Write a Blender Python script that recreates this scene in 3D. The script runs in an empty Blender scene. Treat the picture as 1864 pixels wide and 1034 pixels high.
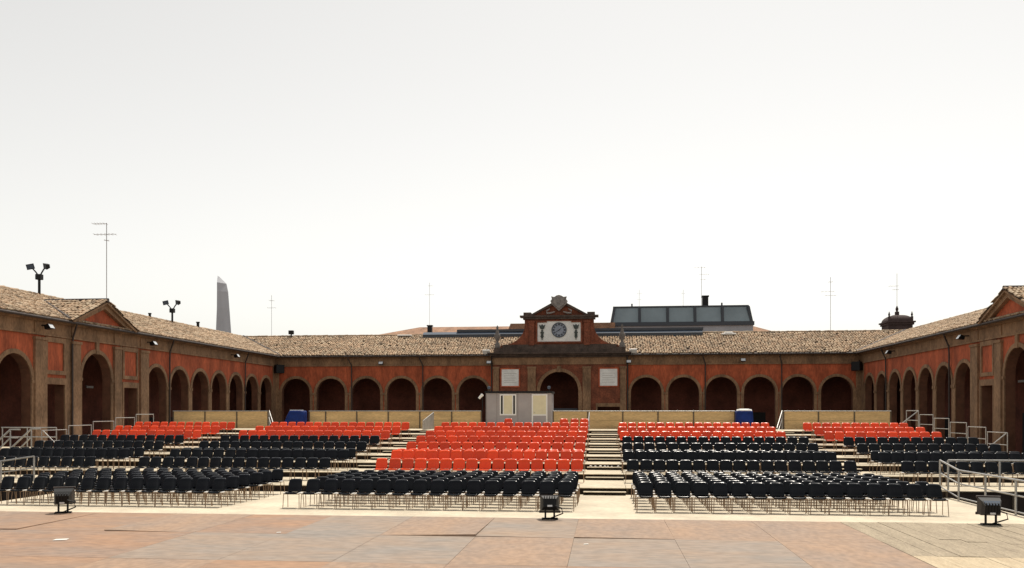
import bpy, math, random
from mathutils import Vector, Matrix
random.seed(7)
R = math.radians
sc = bpy.context.scene
col = sc.collection

# ------------------------------------------------------------------ camera, sky, sun, exposure
EYE = 2.74
cam_d = bpy.data.cameras.new('camera')
cam = bpy.data.objects.new('camera', cam_d)
col.objects.link(cam)
cam.location = (0, 0, EYE)
cam.rotation_euler = (R(90), 0, R(6.0))
cam_d.sensor_width = 36.0
cam_d.lens = 36.0 * 1600 / 1864
cam_d.shift_y = (748 - 517) / 1864
cam_d.clip_start = 0.1
cam_d.clip_end = 3000
sc.camera = cam

SUN_EL, SUN_AZ = 66.0, 14.0          # azimuth from +Y towards +X
world = bpy.data.worlds.new('World')
sc.world = world
world.use_nodes = True
nt = world.node_tree
nt.nodes.clear()
sky = nt.nodes.new('ShaderNodeTexSky')
sky.sky_type = 'NISHITA'
sky.sun_disc = False
sky.sun_elevation = R(SUN_EL)
sky.sun_rotation = R(SUN_AZ)
sky.air_density = 1.0
sky.dust_density = 1.2
sky.ozone_density = 1.0
hsv = nt.nodes.new('ShaderNodeHueSaturation')
hsv.inputs['Saturation'].default_value = 0.16
tint = nt.nodes.new('ShaderNodeMix'); tint.data_type = 'RGBA'; tint.blend_type = 'MULTIPLY'
tint.inputs[0].default_value = 1.0
tint.inputs[7].default_value = (1.0, 0.962, 0.892, 1)
bg = nt.nodes.new('ShaderNodeBackground')
bg.inputs['Strength'].default_value = 0.15
wo = nt.nodes.new('ShaderNodeOutputWorld')
nt.links.new(sky.outputs[0], hsv.inputs['Color'])
nt.links.new(hsv.outputs[0], tint.inputs[6])
nt.links.new(tint.outputs[2], bg.inputs['Color'])
nt.links.new(bg.outputs[0], wo.inputs['Surface'])

sun_d = bpy.data.lights.new('sun', 'SUN')
sun_d.energy = 3.7
sun_d.angle = R(0.5)
sun_d.color = (1.0, 0.93, 0.82)
sun = bpy.data.objects.new('sun', sun_d)
col.objects.link(sun)
sdir = Vector((math.cos(R(SUN_EL)) * math.sin(R(SUN_AZ)), math.cos(R(SUN_EL)) * math.cos(R(SUN_AZ)), math.sin(R(SUN_EL))))
sun.rotation_euler = sdir.to_track_quat('Z', 'Y').to_euler()
sun.location = (20, 60, 80)

sc.view_settings.view_transform = 'Standard'
sc.view_settings.look = 'None'
sc.view_settings.exposure = 0.15
sc.view_settings.gamma = 1
sc.view_settings.use_curve_mapping = False

# ------------------------------------------------------------------ helpers
class MB:
    """collects faces; build() links them as one mesh object"""
    def __init__(self, M=None):
        self.v = []; self.f = []; self.s = []; self.M = M
    def _p(self, p):
        return tuple(self.M(*p)) if self.M else tuple(p)
    def face(self, pts, smooth=False):
        b = len(self.v)
        self.v += [self._p(p) for p in pts]
        self.f.append(tuple(range(b, b + len(pts)))); self.s.append(smooth)
        return self
    def mesh(self, verts, faces, smooth=False):
        b = len(self.v)
        self.v += [self._p(p) for p in verts]
        self.f += [tuple(i + b for i in f) for f in faces]
        self.s += [smooth] * len(faces)
        return self
    def box(self, a, b, c=0.0):
        x0, x1 = sorted((a[0], b[0])); y0, y1 = sorted((a[1], b[1])); z0, z1 = sorted((a[2], b[2]))
        if c <= 0:
            V = [(x, y, z) for z in (z0, z1) for y in (y0, y1) for x in (x0, x1)]
            return self.mesh(V, [(0, 2, 3, 1), (4, 5, 7, 6), (0, 1, 5, 4), (2, 6, 7, 3), (0, 4, 6, 2), (1, 3, 7, 5)])
        def ring(z, k):
            return [(x0 + k, y0, z), (x1 - k, y0, z), (x1, y0 + k, z), (x1, y1 - k, z), (x1 - k, y1, z), (x0 + k, y1, z), (x0, y1 - k, z), (x0, y0 + k, z)]
        def ring2(z):
            return [(x0 + c, y0 + c * .6, z), (x1 - c, y0 + c * .6, z), (x1 - c * .6, y0 + c, z), (x1 - c * .6, y1 - c, z), (x1 - c, y1 - c * .6, z), (x0 + c, y1 - c * .6, z), (x0 + c * .6, y1 - c, z), (x0 + c * .6, y0 + c, z)]
        V = ring2(z0) + ring(z0 + c * .6, c) + ring(z1 - c * .6, c) + ring2(z1)
        F = [tuple(range(7, -1, -1)), tuple(range(24, 32))]
        for k in range(3):
            for i in range(8):
                F.append((k * 8 + i, k * 8 + (i + 1) % 8, k * 8 + 8 + (i + 1) % 8, k * 8 + 8 + i))
        return self.mesh(V, F)
    def tube(self, pts, r, n=6, caps=True):
        pts = [Vector(p) for p in pts]
        V = []
        for i, p in enumerate(pts):
            d = (pts[min(i + 1, len(pts) - 1)] - pts[max(i - 1, 0)]).normalized()
            up = Vector((0, 0, 1)) if abs(d.z) < .9 else Vector((1, 0, 0))
            u = d.cross(up).normalized(); w = d.cross(u)
            rr = r[i] if isinstance(r, (list, tuple)) else r
            V += [p + (u * math.cos(2 * math.pi * k / n) + w * math.sin(2 * math.pi * k / n)) * rr for k in range(n)]
        F = []
        for i in range(len(pts) - 1):
            for k in range(n):
                F.append((i * n + k, i * n + (k + 1) % n, i * n + n + (k + 1) % n, i * n + n + k))
        if n > 4 or True:
            self.mesh(V, F, n > 4)
        if caps:
            self.face([V[k] for k in range(n - 1, -1, -1)])
            self.face([V[(len(pts) - 1) * n + k] for k in range(n)])
        return self
    def prism(self, poly, h0, h1, axis=1):
        """poly of 2D points extruded along axis (1: local y) ; poly = (x,z)"""
        n = len(poly)
        def P(p, h):
            return (p[0], h, p[1]) if axis == 1 else ((h, p[0], p[1]) if axis == 0 else (p[0], p[1], h))
        V = [P(p, h0) for p in poly] + [P(p, h1) for p in poly]
        F = [tuple(range(n)), tuple(range(2 * n - 1, n - 1, -1))] + [(i, (i + 1) % n, n + (i + 1) % n, n + i) for i in range(n)]
        return self.mesh(V, F)
    def disc_ring(self, cx, cz, r0, r1, a0, a1, n, h0, h1):
        """arched ring prism in the local (x,z) plane"""
        for k in range(n):
            t0 = a0 + (a1 - a0) * k / n; t1 = a0 + (a1 - a0) * (k + 1) / n
            q = [(cx + r * math.cos(t), cz + r * math.sin(t)) for r, t in ((r0, t0), (r1, t0), (r1, t1), (r0, t1))]
            self.face([(p[0], h1, p[1]) for p in q])
            for i, j in ((1, 2), (3, 0)):
                self.face([(q[i][0], h0, q[i][1]), (q[j][0], h0, q[j][1]), (q[j][0], h1, q[j][1]), (q[i][0], h1, q[i][1])])
        return self
    def data(self, name, m):
        me = bpy.data.meshes.new(name)
        me.from_pydata([tuple(p) for p in self.v], [], self.f)
        me.polygons.foreach_set('use_smooth', self.s)
        if m: me.materials.append(m)
        me.update()
        return me
    def build(self, name, m, parent=None):
        o = bpy.data.objects.new(name, self.data(name, m))
        col.objects.link(o)
        if parent: o.parent = parent
        return o

def tag(o, label=None, cat=None, group=None, kind=None):
    if label: o['label'] = label
    if cat: o['category'] = cat
    if group: o['group'] = group
    if kind: o['kind'] = kind
    return o

def thing(name, label, cat, loc=(0, 0, 0), rz=0.0, group=None):
    o = bpy.data.objects.new(name, None)
    o.empty_display_size = .2
    col.objects.link(o)
    o.location = loc; o.rotation_euler = (0, 0, rz)
    return tag(o, label, cat, group)

def local(o, mesh_objs):
    pass

def struct(name, mb, m):
    return tag(mb.build(name, m), kind='structure')

# ------------------------------------------------------------------ materials
def mat(name, c, rough=.7, metal=0.0, spec=.5, var=0.0, scale=3.0, c2=None, bump=0.0, bscale=30.0, coat=0.0, stretch=None, island=False, fine=0.0):
    m = bpy.data.materials.new(name)
    m.use_nodes = True
    t = m.node_tree; b = t.nodes['Principled BSDF']
    b.inputs['Roughness'].default_value = rough
    b.inputs['Metallic'].default_value = metal
    b.inputs['Specular IOR Level'].default_value = spec
    b.inputs['Coat Weight'].default_value = coat
    b.inputs['Base Color'].default_value = (*c, 1)
    src = None
    geo = t.nodes.new('ShaderNodeNewGeometry')
    vec = geo.outputs['Position']
    if stretch:
        mp = t.nodes.new('ShaderNodeMapping'); mp.inputs['Scale'].default_value = stretch
        t.links.new(vec, mp.inputs['Vector']); vec = mp.outputs[0]
    if var > 0 or c2:
        n = t.nodes.new('ShaderNodeTexNoise'); n.inputs['Scale'].default_value = scale; n.inputs['Detail'].default_value = 7; n.inputs['Roughness'].default_value = .62
        t.links.new(vec, n.inputs['Vector'])
        r = t.nodes.new('ShaderNodeValToRGB')
        cc = c2 or tuple(x * (1 - var) for x in c)
        hi = c if c2 else tuple(min(1, x * (1 + var)) for x in c)
        r.color_ramp.elements[0].position = .34; r.color_ramp.elements[1].position = .66
        r.color_ramp.elements[0].color = (*cc, 1); r.color_ramp.elements[1].color = (*hi, 1)
        t.links.new(n.outputs['Fac'], r.inputs[0])
        src = r.outputs[0]
        if fine > 0:
            n2 = t.nodes.new('ShaderNodeTexNoise'); n2.inputs['Scale'].default_value = scale * 9; n2.inputs['Detail'].default_value = 5
            t.links.new(vec, n2.inputs['Vector'])
            r2 = t.nodes.new('ShaderNodeValToRGB')
            r2.color_ramp.elements[0].position = .35; r2.color_ramp.elements[1].position = .65
            r2.color_ramp.elements[0].color = (1 - fine,) * 3 + (1,); r2.color_ramp.elements[1].color = (1 + fine * .3,) * 3 + (1,)
            t.links.new(n2.outputs['Fac'], r2.inputs[0])
            mx = t.nodes.new('ShaderNodeMix'); mx.data_type = 'RGBA'; mx.blend_type = 'MULTIPLY'; mx.inputs[0].default_value = 1
            t.links.new(src, mx.inputs[6]); t.links.new(r2.outputs[0], mx.inputs[7]); src = mx.outputs[2]
    if island:
        r = t.nodes.new('ShaderNodeValToRGB'); cr = r.color_ramp
        cols = [(0.0, (.05, .037, .028)), (.12, (.13, .09, .062)), (.28, (.30, .19, .115)), (.5, (.43, .30, .19)), (.68, (.54, .33, .20)), (.82, (.48, .39, .27)), (1.0, (.68, .55, .40))]
        cr.elements[0].position = 0; cr.elements[0].color = (*cols[0][1], 1)
        cr.elements[1].position = 1; cr.elements[1].color = (*cols[-1][1], 1)
        for p, q in cols[1:-1]:
            e = cr.elements.new(p); e.color = (*q, 1)
        t.links.new(geo.outputs['Random Per Island'], r.inputs[0])
        mx = t.nodes.new('ShaderNodeMix'); mx.data_type = 'RGBA'; mx.inputs[0].default_value = .60
        t.links.new(r.outputs[0], mx.inputs[6])
        if src: t.links.new(src, mx.inputs[7])
        src = mx.outputs[2]
    if src: t.links.new(src, b.inputs['Base Color'])
    if bump > 0:
        n = t.nodes.new('ShaderNodeTexNoise'); n.inputs['Scale'].default_value = bscale; n.inputs['Detail'].default_value = 6
        t.links.new(vec, n.inputs['Vector'])
        bp = t.nodes.new('ShaderNodeBump'); bp.inputs['Strength'].default_value = bump; bp.inputs['Distance'].default_value = .02
        t.links.new(n.outputs['Fac'], bp.inputs['Height']); t.links.new(bp.outputs[0], b.inputs['Normal'])
    return m

M = dict(
    red_plaster=mat('red_plaster', (.45, .102, .040), .9, var=.34, scale=.9, stretch=(1, 1, .35), fine=.25, bump=.3, bscale=12),
    trim=mat('grey_brown_stone', (.285, .166, .090), .9, var=.34, scale=1.1, stretch=(1, 1, .4), fine=.3, bump=.3, bscale=14),
    dark_trim=mat('weathered_cornice', (.10, .07, .055), .9, var=.4, scale=1.5, fine=.4, bump=.4, bscale=10),
    brick=mat('old_brick', (.24, .072, .035), .9, var=.35, scale=1.3, fine=.4, bump=.4, bscale=16),
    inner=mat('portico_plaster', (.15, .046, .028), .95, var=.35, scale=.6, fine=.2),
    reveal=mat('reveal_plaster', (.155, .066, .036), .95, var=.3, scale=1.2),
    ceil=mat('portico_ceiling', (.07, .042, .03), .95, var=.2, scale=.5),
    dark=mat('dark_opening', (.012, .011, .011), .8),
    tile=mat('clay_tile', (.50, .365, .24), .9, c2=(.21, .155, .10), scale=.55, island=True, bump=.5, bscale=9),
    tile_base=mat('roof_underlay', (.07, .05, .038), .95),
    far_tile=mat('far_clay_tile', (.36, .20, .12), .9, var=.3, scale=1.2, fine=.5),
    iron=mat('dark_pipe', (.045, .030, .024), .6, var=.2),
    black=mat('black_metal', (.006, .006, .007), .5, spec=.3),
    steel=mat('galvanised_tube', (.42, .41, .39), .42, metal=.7, var=.15, scale=9),
    chrome=mat('chair_chrome', (.29, .20, .135), .40, metal=.5),
    bracket=mat('pale_bracket', (.80, .78, .74), .35),
    blackp=mat('black_plastic', (.0030, .0042, .0072), .20, spec=.20),
    redp=mat('red_plastic', (.74, .064, .009), .24, spec=.36),
    floor=mat('pale_floor_boards', (.58, .50, .375), .85, var=.16, scale=.7, fine=.10),
    deck=mat('plywood_deck', (.56, .48, .35), .85, var=.14, scale=.9, fine=.15),
    riser=mat('brown_riser_board', (.026, .015, .010), .85, var=.3, scale=2),
    fence=mat('yellow_plywood', (.60, .42, .20), .75, var=.16, scale=1.1, stretch=(.6, 1, 3.5), fine=.2),
    fpost=mat('fence_post', (.10, .075, .05), .8),
    cabin=mat('cabin_grey_panel', (.36, .33, .33), .6, var=.08, scale=1.2),
    white=mat('white_frame', (.78, .77, .74), .5),
    cream=mat('cream_blind', (.70, .64, .44), .7, var=.06, scale=3),
    blue=mat('blue_tarpaulin', (.003, .020, .135), .5, spec=.2, var=.25, scale=3, bump=.5, bscale=5),
    marble=mat('pale_marble', (.84, .83, .79), .7, var=.10, scale=1.4, fine=.1),
    urn=mat('weathered_urn_stone', (.17, .15, .135), .9, var=.3, scale=4),
    faint=mat('worn_carving', (.58, .56, .52), .8),
    stone=mat('grey_carved_stone', (.30, .27, .25), .9, var=.3, scale=3, fine=.3, bump=.6, bscale=9),
    clock=mat('slate_blue_dial', (.27, .30, .36), .6, var=.12, scale=4),
    ink=mat('dial_marks', (.02, .022, .03), .6),
    bronze=mat('dark_bronze', (.045, .055, .048), .55),
    concrete=mat('concrete', (.44, .45, .48), .85, var=.10, scale=.25, stretch=(1, 1, .15), fine=.05),
    lead=mat('lead_roof', (.05, .06, .075), .6),
    zinc=mat('zinc_glazing', (.085, .11, .15), .6, spec=.2),
    glass=mat('tinted_glass', (.23, .28, .30), .12, metal=.35, var=.15, scale=.3),
    cupola=mat('dark_cupola_brick', (.060, .038, .036), .9, var=.3, scale=1.5),
    ground=mat('courtyard_paving', (.17, .145, .115), .9, var=.2, scale=.4, fine=.2, bump=.2),
    black_sheet=mat('black_ground_sheet', (.010, .010, .010), .95),
    plank=mat('weathered_plank', (.40, .325, .225), .85, c2=(.295, .235, .16), scale=2.2, stretch=(6, .8, 1), fine=.3, bump=.25, bscale=20),
    plank2=mat('new_plank', (.55, .45, .30), .85, c2=(.44, .34, .22), scale=2.2, stretch=(6, .8, 1), fine=.2),
    screen=mat('grey_mesh_guard', (.24, .22, .20), .8, var=.15),
    lens=mat('lamp_glass', (.60, .62, .64), .15),
    paper=mat('paper_scrap', (.75, .73, .68), .8),
    antenna=mat('antenna_metal', (.42, .41, .41), .5, metal=.5),
)
PANEL = [mat('orange_brown_panel', (.350, .205, .120), .8, c2=(.270, .190, .140), scale=.9, stretch=(.8, 1.8, 1), fine=.20, bump=.1),
         mat('tan_panel', (.350, .226, .145), .8, c2=(.278, .202, .152), scale=1.1, stretch=(1.4, .8, 1), fine=.20, bump=.1),
         mat('grey_panel', (.255, .219, .188), .8, c2=(.320, .226, .158), scale=.8, stretch=(.8, 1.6, 1), fine=.20, bump=.1),
         mat('rust_panel', (.345, .196, .112), .8, c2=(.268, .192, .146), scale=.9, stretch=(.8, 1.6, 1), fine=.22, bump=.1)]
for nm_ in ('blackp', 'redp'):            # each chair a shade of its own
    t_ = M[nm_].node_tree; b_ = t_.nodes['Principled BSDF']; c_ = b_.inputs['Base Color'].default_value[:]
    oi = t_.nodes.new('ShaderNodeObjectInfo'); mr = t_.nodes.new('ShaderNodeMapRange')
    mr.inputs['To Min'].default_value = .78; mr.inputs['To Max'].default_value = 1.18
    mx_ = t_.nodes.new('ShaderNodeMix'); mx_.data_type = 'RGBA'; mx_.blend_type = 'MULTIPLY'; mx_.inputs[0].default_value = 1; mx_.inputs[6].default_value = c_
    t_.links.new(oi.outputs['Random'], mr.inputs['Value']); t_.links.new(mr.outputs[0], mx_.inputs[7]); t_.links.new(mx_.outputs[2], b_.inputs['Base Color'])

# ------------------------------------------------------------------ ground and floors
GZ = -0.51
struct('ground', MB().face([(-900, -400, GZ - .02), (900, -400, GZ - .02), (900, 1500, GZ - .02), (-900, 1500, GZ - .02)]), M['ground'])
fl = MB(); fl.box((-18.2, 13.35, -.06), (10.85, 29.0, 0)); fl.box((-18.1, 13.5, GZ), (10.7, 28.9, -.062))
struct('floor', fl, M['floor'])
c_ = MB().box((10.95, 13.4, GZ - .015), (24.0, 28.98, GZ + .02))  # flat sheet added to turn the ground here black
tag(c_.build('ground_sheet', M['black_sheet']), 'black sheet added over the ground beside the right handrail', 'ground cloth')

# ------------------------------------------------------------------ wings of the arcade
X_L, X_R, Y_B = -33.3, 24.3, 86.6
ZE, SLOPE, HR = 8.27, .382, 6.6          # eave height, roof pitch, horizontal run to the ridge

def wing_map(side):
    if side == 'L': return lambda s, n, z: (X_L + n, s, z)
    if side == 'R': return lambda s, n, z: (X_R - n, s, z)
    return lambda s, n, z: (s, Y_B - n, z)

def facade(mb, ops, s0, s1, z0, z1, th=.6, N=14, rv=None):
    """wall sheet with arched ('a') and square ('r') openings: ops = (kind, s_left, s_right, z_spring_or_top)"""
    ops = sorted(ops, key=lambda o: o[1])
    for n in (0.0, -th):
        cur = s0
        for k, a, b, zs in ops:
            if a - cur > 1e-4: mb.face([(cur, n, z0), (a, n, z0), (a, n, z1), (cur, n, z1)])
            if k == 'r':
                mb.face([(a, n, zs), (b, n, zs), (b, n, z1), (a, n, z1)])
            else:
                r = (b - a) / 2; c = (a + b) / 2
                P = [(c - r * math.cos(math.pi * i / N), zs + r * math.sin(math.pi * i / N)) for i in range(N + 1)]
                for i in range(N):
                    mb.face([(P[i][0], n, P[i][1]), (P[i + 1][0], n, P[i + 1][1]), (P[i + 1][0], n, z1), (P[i][0], n, z1)])
            cur = b
        if s1 - cur > 1e-4: mb.face([(cur, n, z0), (s1, n, z0), (s1, n, z1), (cur, n, z1)])
    mb = rv or mb
    for k, a, b, zs in ops:
        mb.face([(a, 0, z0), (a, -th, z0), (a, -th, zs), (a, 0, zs)])
        mb.face([(b, 0, z0), (b, -th, z0), (b, -th, zs), (b, 0, zs)])
        if k == 'r':
            mb.face([(a, 0, zs), (b, 0, zs), (b, -th, zs), (a, -th, zs)])
        else:
            r = (b - a) / 2; c = (a + b) / 2
            P = [(c - r * math.cos(math.pi * i / N), zs + r * math.sin(math.pi * i / N)) for i in range(N + 1)]
            for i in range(N):
                mb.face([(P[i][0], 0, P[i][1]), (P[i + 1][0], 0, P[i + 1][1]), (P[i + 1][0], -th, P[i + 1][1]), (P[i][0], -th, P[i][1])], True)

def tiles(mb, x_of, n_cols, pitch, rows, row_len, inside, drop=0.0):
    """rows of half-round clay tiles; x_of(c, t) -> (point on roof, along dir, up dir)"""
    for cidx in range(n_cols):
        for k in range(rows):
            s = (cidx + .5) * pitch; t = k * row_len
            if not inside(s, t + row_len * .5): continue
            s += random.uniform(-.03, .03); t += random.uniform(-.07, .07)
            if random.random() < .02: continue
            base, a, u, nrm = x_of(s, t)
            L = row_len * 1.22; w0 = pitch * .47; w1 = pitch * .40
            lift = random.uniform(0, .035); sk = random.uniform(-.11, .11)
            V = []
            for (tt, w, hh) in ((0, w0, .045), (L, w1, .0)):
                for q in (0, 1, 2, 3, 4):
                    an = math.pi * q / 4
                    V.append(base + u * tt + a * (math.cos(an) * w + sk * tt) + nrm * (math.sin(an) * w * .85 + hh + lift))
            mb.mesh(V, [(q, q + 1, q + 6, q + 5) for q in range(4)] + [(0, 1, 2, 3, 4)])

def roof_patch(parent, m_fn, s0, s1, inside, ext=0.0):
    """main slope of a wing: m_fn(s, h) -> Vector ; h horizontal run from the eave"""
    mb = MB()
    L = math.sqrt(1 + SLOPE ** 2)
    def x_of(s, t):
        h = t / L
        p = m_fn(s0 + s, h)
        a = (m_fn(s0 + s + 1, h) - m_fn(s0 + s, h)).normalized()
        u = (m_fn(s0 + s, h + 1) - m_fn(s0 + s, h)).normalized()
        n = a.cross(u)
        if n.z < 0: n = -n
        return p, a, u, n
    pitch = .25; rl = .42
    tiles(mb, x_of, int((s1 - s0) / pitch), pitch, int(HR * L / rl), rl, lambda s, t: inside(s0 + s, t / L))
    return tag(mb.build('roof_tiles', M['tile'], parent), kind='stuff')

ARCH_Z, ARCH_R = 4.54, 1.5

def wing(side, label, arches, doors, s0, s1, pipes, big=None, inner_doors=(), walls=None):
    """one arcaded wing"""
    Mp = wing_map(side)
    nm = {'L': 'arcade_wing', 'R': 'arcade_wing', 'B': 'arcade_wing'}[side]
    w = thing(nm, label, 'building', tuple(Mp((s0 + s1) / 2, 0, GZ)), 0, 'arcaded wings round the courtyard')
    inv = w.location.copy()
    def mk(): return MB(lambda s, n, z: Vector(Mp(s, n, z)) - inv)
    ops = [('a', c - ARCH_R, c + ARCH_R, ARCH_Z) for c in arches]
    if big is not None: ops.append(('a', big - 1.7, big + 1.7, 4.85))
    ops += [('r', a, b, 4.35) for a, b in doors]
    for (a, b) in (walls or [(s0, s1)]):
        sel = [o for o in ops if o[1] >= a - .01 and o[2] <= b + .01]
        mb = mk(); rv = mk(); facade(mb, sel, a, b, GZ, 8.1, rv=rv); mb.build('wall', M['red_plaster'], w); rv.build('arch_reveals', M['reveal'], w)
        mk().box((a, -.02, 7.36), (b, .07, 8.05)).build('frieze', M['trim'], w)
        mb = mk(); mb.box((a, 0, 7.24), (b, .13, 7.36)); mb.build('string_course', M['trim'], w)
        mb = mk(); mb.box((a, -.1, 8.05), (b, .30, 8.14)); mb.box((a, -.1, 8.14), (b, .52, 8.22)); mb.build('cornice', M['trim'], w)
        mb = mk(); mb.tube([(a, .66, 8.20), (b, .66, 8.20)], .085, 8); mb.build('gutter', M['iron'], w)
    # arch surrounds and piers
    al = sorted([(c, ARCH_R, ARCH_Z) for c in arches] + ([(big, 1.7, 4.85)] if big is not None else []))
    for c, r, z in al:
        mb = mk(); mb.disc_ring(c, z, r - .02, r + .24, 0, math.pi, 18, 0, .07)
        if big is not None and c == big:
            mb.box((c - .17, 0, z + r - .08), (c + .17, .12, 7.24))
        mb.build('arch_surround', M['trim'], w)
        for q in (-1, 1):
            e = c + q * (r - .02); f = c + q * (r + .27)
            mb = mk(); mb.box((min(e, f), -.02, GZ), (max(e, f), .06, z - .18)); mb.box((min(e, f) - .05 * (q < 0), -.02, z - .18), (max(e, f) + .05 * (q > 0), .12, z + .02))
            mb.build('pier', M['trim'], w)
    if big is not None:
        c = big
        for (a, b) in ((-6.45, -5.35), (-2.85, -1.95), (1.95, 2.85), (5.35, 6.45)):
            mb = mk(); mb.box((c + a, -.02, GZ), (c + b, .16, 6.95)); mb.box((c + a - .06, -.02, 6.95), (c + b + .06, .22, 7.12)); mb.box((c + a - .05, -.02, GZ), (c + b + .05, .22, .35)); mb.box((c + a, -.02, 7.36), (c + b, .13, 8.04))
            mb.build('pilaster', M['trim'], w)
        for a, b in ((51.42, 51.91), (57.59, 57.78)):  # brown trim fill; the first strip's colour holds the downpipe's shadow
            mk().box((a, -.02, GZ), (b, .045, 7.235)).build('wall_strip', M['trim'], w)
        for (a, b) in doors:
            mb = mk()
            mb.box((a - .18, 0, GZ), (a + .01, .10, 4.36)); mb.box((b - .01, 0, GZ), (b + .18, .10, 4.36)); mb.box((a - .18, 0, 4.36), (b + .18, .10, 4.75))
            mb.build('door_surround', M['trim'], w)
            mb = mk(); x0, x1 = a - .1, b + .1
            for q in (((x0, 4.95), (x1, 5.2)), ((x0, 6.9), (x1, 7.2)), ((x0, 5.2), (x0 + .2, 6.9)), ((x1 - .2, 5.2), (x1, 6.9))):
                mb.box((q[0][0], 0, q[0][1]), (q[1][0], .09, q[1][1]))
            mb.build('panel_frame', M['trim'], w)
        # pediment with its own little tiled roof
        mb = mk(); mb.prism([(c - 3.1, 8.25), (c + 3.1, 8.25), (c, 9.62)], .0, .34); mb.build('tympanum', M['red_plaster'], w)
        mb = mk()
        for q in (-1, 1):
            mb.prism([(c + q * 3.75, 8.22), (c + q * 3.05, 8.22), (c, 9.46), (c, 9.78)], .02, .62)
            mb.prism([(c + q * 3.8, 8.28), (c + q * 3.55, 8.22), (c, 9.78), (c, 9.92)], .02, .78)
        mb.box((c - 3.2, .02, 8.22), (c + 3.2, .55, 8.36))
        mb.build('pediment_cornice', M['trim'], w)
        mb = MB()
        for q in (-1, 1):
            run = 3.9
            def x_of(s, t, q=q):
                hh = t
                p = Vector(Mp(c + q * (run - hh * .915), .85 - s, 8.30 + hh * .40)) - inv
                a = Vector(Mp(0, -1, 0)) - Vector(Mp(0, 0, 0)); u = (Vector(Mp(c - q * .915, 0, .40)) - Vector(Mp(c, 0, 0))).normalized()
                n = a.cross(u); n = n if n.z > 0 else -n
                return p, a, u, n
            tiles(mb, x_of, 20, .24, 10, .42, lambda s, t: (.85 - s) > -((8.30 + t * .40) - ZE) / SLOPE)
        tag(mb.build('roof_tiles', M['tile'], w), kind='stuff')
        mb = mk()
        ap = (c, .80, 9.90); bk = (c, -4.2, 9.90)
        for q in (-1, 1):
            mb.face([ap, bk, (c + q * 3.9, .45, 8.28), (c + q * 3.9, .80, 8.28)])
        mb.tube([(c, .82, 9.96), (c, -4.0, 9.96)], .11, 8)
        mb.build('gable_roof_base', M['tile_base'], w)
    if big is not None:
        mb = mk()
        mb.tube([(c, .84, 10.03), (c, -3.6, 10.03)], .13, 8)
        for q in (-1, 1): mb.tube([(c + q * 3.85, .62, 8.40), (c, -3.65, 10.03)], .11, 6)
        mb.build('gable_ridge_and_valleys', M['iron'], w)
    for a, b in (((X_L + .01, X_L + .34), (X_R - .50, X_R - .01)) if side == 'B' else ((85.72, 86.58),)):
        mk().box((a, -.02, GZ), (b, .055, 7.235)).build('corner_pier', M['trim'], w)
    # portico behind the arches
    for (a, b) in (walls or [(s0, s1)]):
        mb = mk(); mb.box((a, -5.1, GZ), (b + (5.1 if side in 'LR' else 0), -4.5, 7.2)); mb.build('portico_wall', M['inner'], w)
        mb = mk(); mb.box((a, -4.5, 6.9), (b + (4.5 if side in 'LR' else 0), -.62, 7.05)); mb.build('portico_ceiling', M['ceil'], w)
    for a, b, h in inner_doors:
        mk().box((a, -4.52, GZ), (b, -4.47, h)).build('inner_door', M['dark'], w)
    # down pipes
    for s in pipes:
        mb = mk()
        mb.tube([(s, .62, 8.15), (s, .55, 7.95), (s + .25, .18, 7.3), (s + .25, .15, 6.8), (s + .25, .15, GZ)], .06, 8)
        mb.build('downpipe', M['iron'], w)
    # main roof
    if side == 'L':
        fn = lambda s, h: Vector((X_L + .6 - h, s, ZE + SLOPE * h)) - inv
        ins = lambda s, h: s < 86.0 + h - .05
        far = [(s0, HR * 2 + .6), (Y_B + HR * 2, HR * 2 + .6)]
        rs = (s0, 92.8)
    elif side == 'R':
        fn = lambda s, h: Vector((X_R - .6 + h, s, ZE + SLOPE * h)) - inv
        ins = lambda s, h: s < 86.0 + h - .05
        rs = (s0, 92.8)
    else:
        fn = lambda s, h: Vector((s, Y_B - .6 + h, ZE + SLOPE * h)) - inv
        ins = lambda s, h: (X_L + .6 - h + .05) < s < (X_R - .6 + h - .05)
        rs = (X_L - 6.4, X_R + 6.4)
    roof = MB()
    if side == 'B':
        e0, e1 = X_L + .6, X_R - .6
        q = [fn(e0, 0), fn(e1, 0), fn(e1 + HR, HR), fn(e0 - HR, HR)]
        bk = [Vector((e0 - 2 * HR, Y_B - .6 + 2 * HR, ZE)) - inv, Vector((e1 + 2 * HR, Y_B - .6 + 2 * HR, ZE)) - inv]
        roof.face(q); roof.face([q[3], q[2], bk[1], bk[0]])
    else:
        q = [fn(s0, 0), fn(86.0, 0), fn(86.0 + HR, HR), fn(s0, HR)]
        sg = -1 if side == 'L' else 1
        bx = (X_L + .6 - 2 * HR) if side == 'L' else (X_R - .6 + 2 * HR)
        roof.face(q); roof.face([q[3], q[2], Vector((bx, 86.0 + 2 * HR, ZE)) - inv, Vector((bx, s0, ZE)) - inv])
    ro = roof.build('roof', M['tile_base'], w)
    roof_patch(ro, fn, rs[0], rs[1], ins)
    if side == 'B':
        for pa, pb in (((X_L + .6, 0), (X_L + .6 - HR, HR)), ((X_R - .6, 0), (X_R - .6 + HR, HR))):
            mb = MB(); mb.tube([fn(*pa) + Vector((0, 0, .10)), fn(*pb) + Vector((0, 0, .12))], .13, 6); mb.build('valley_gutter', M['iron'], ro)
    # ridge tiles
    mb = MB()
    if side == 'B': a, b = X_L - 6, X_R + 6
    else: a, b = s0, 92.6
    nseg = int((b - a) / .45)
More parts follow.
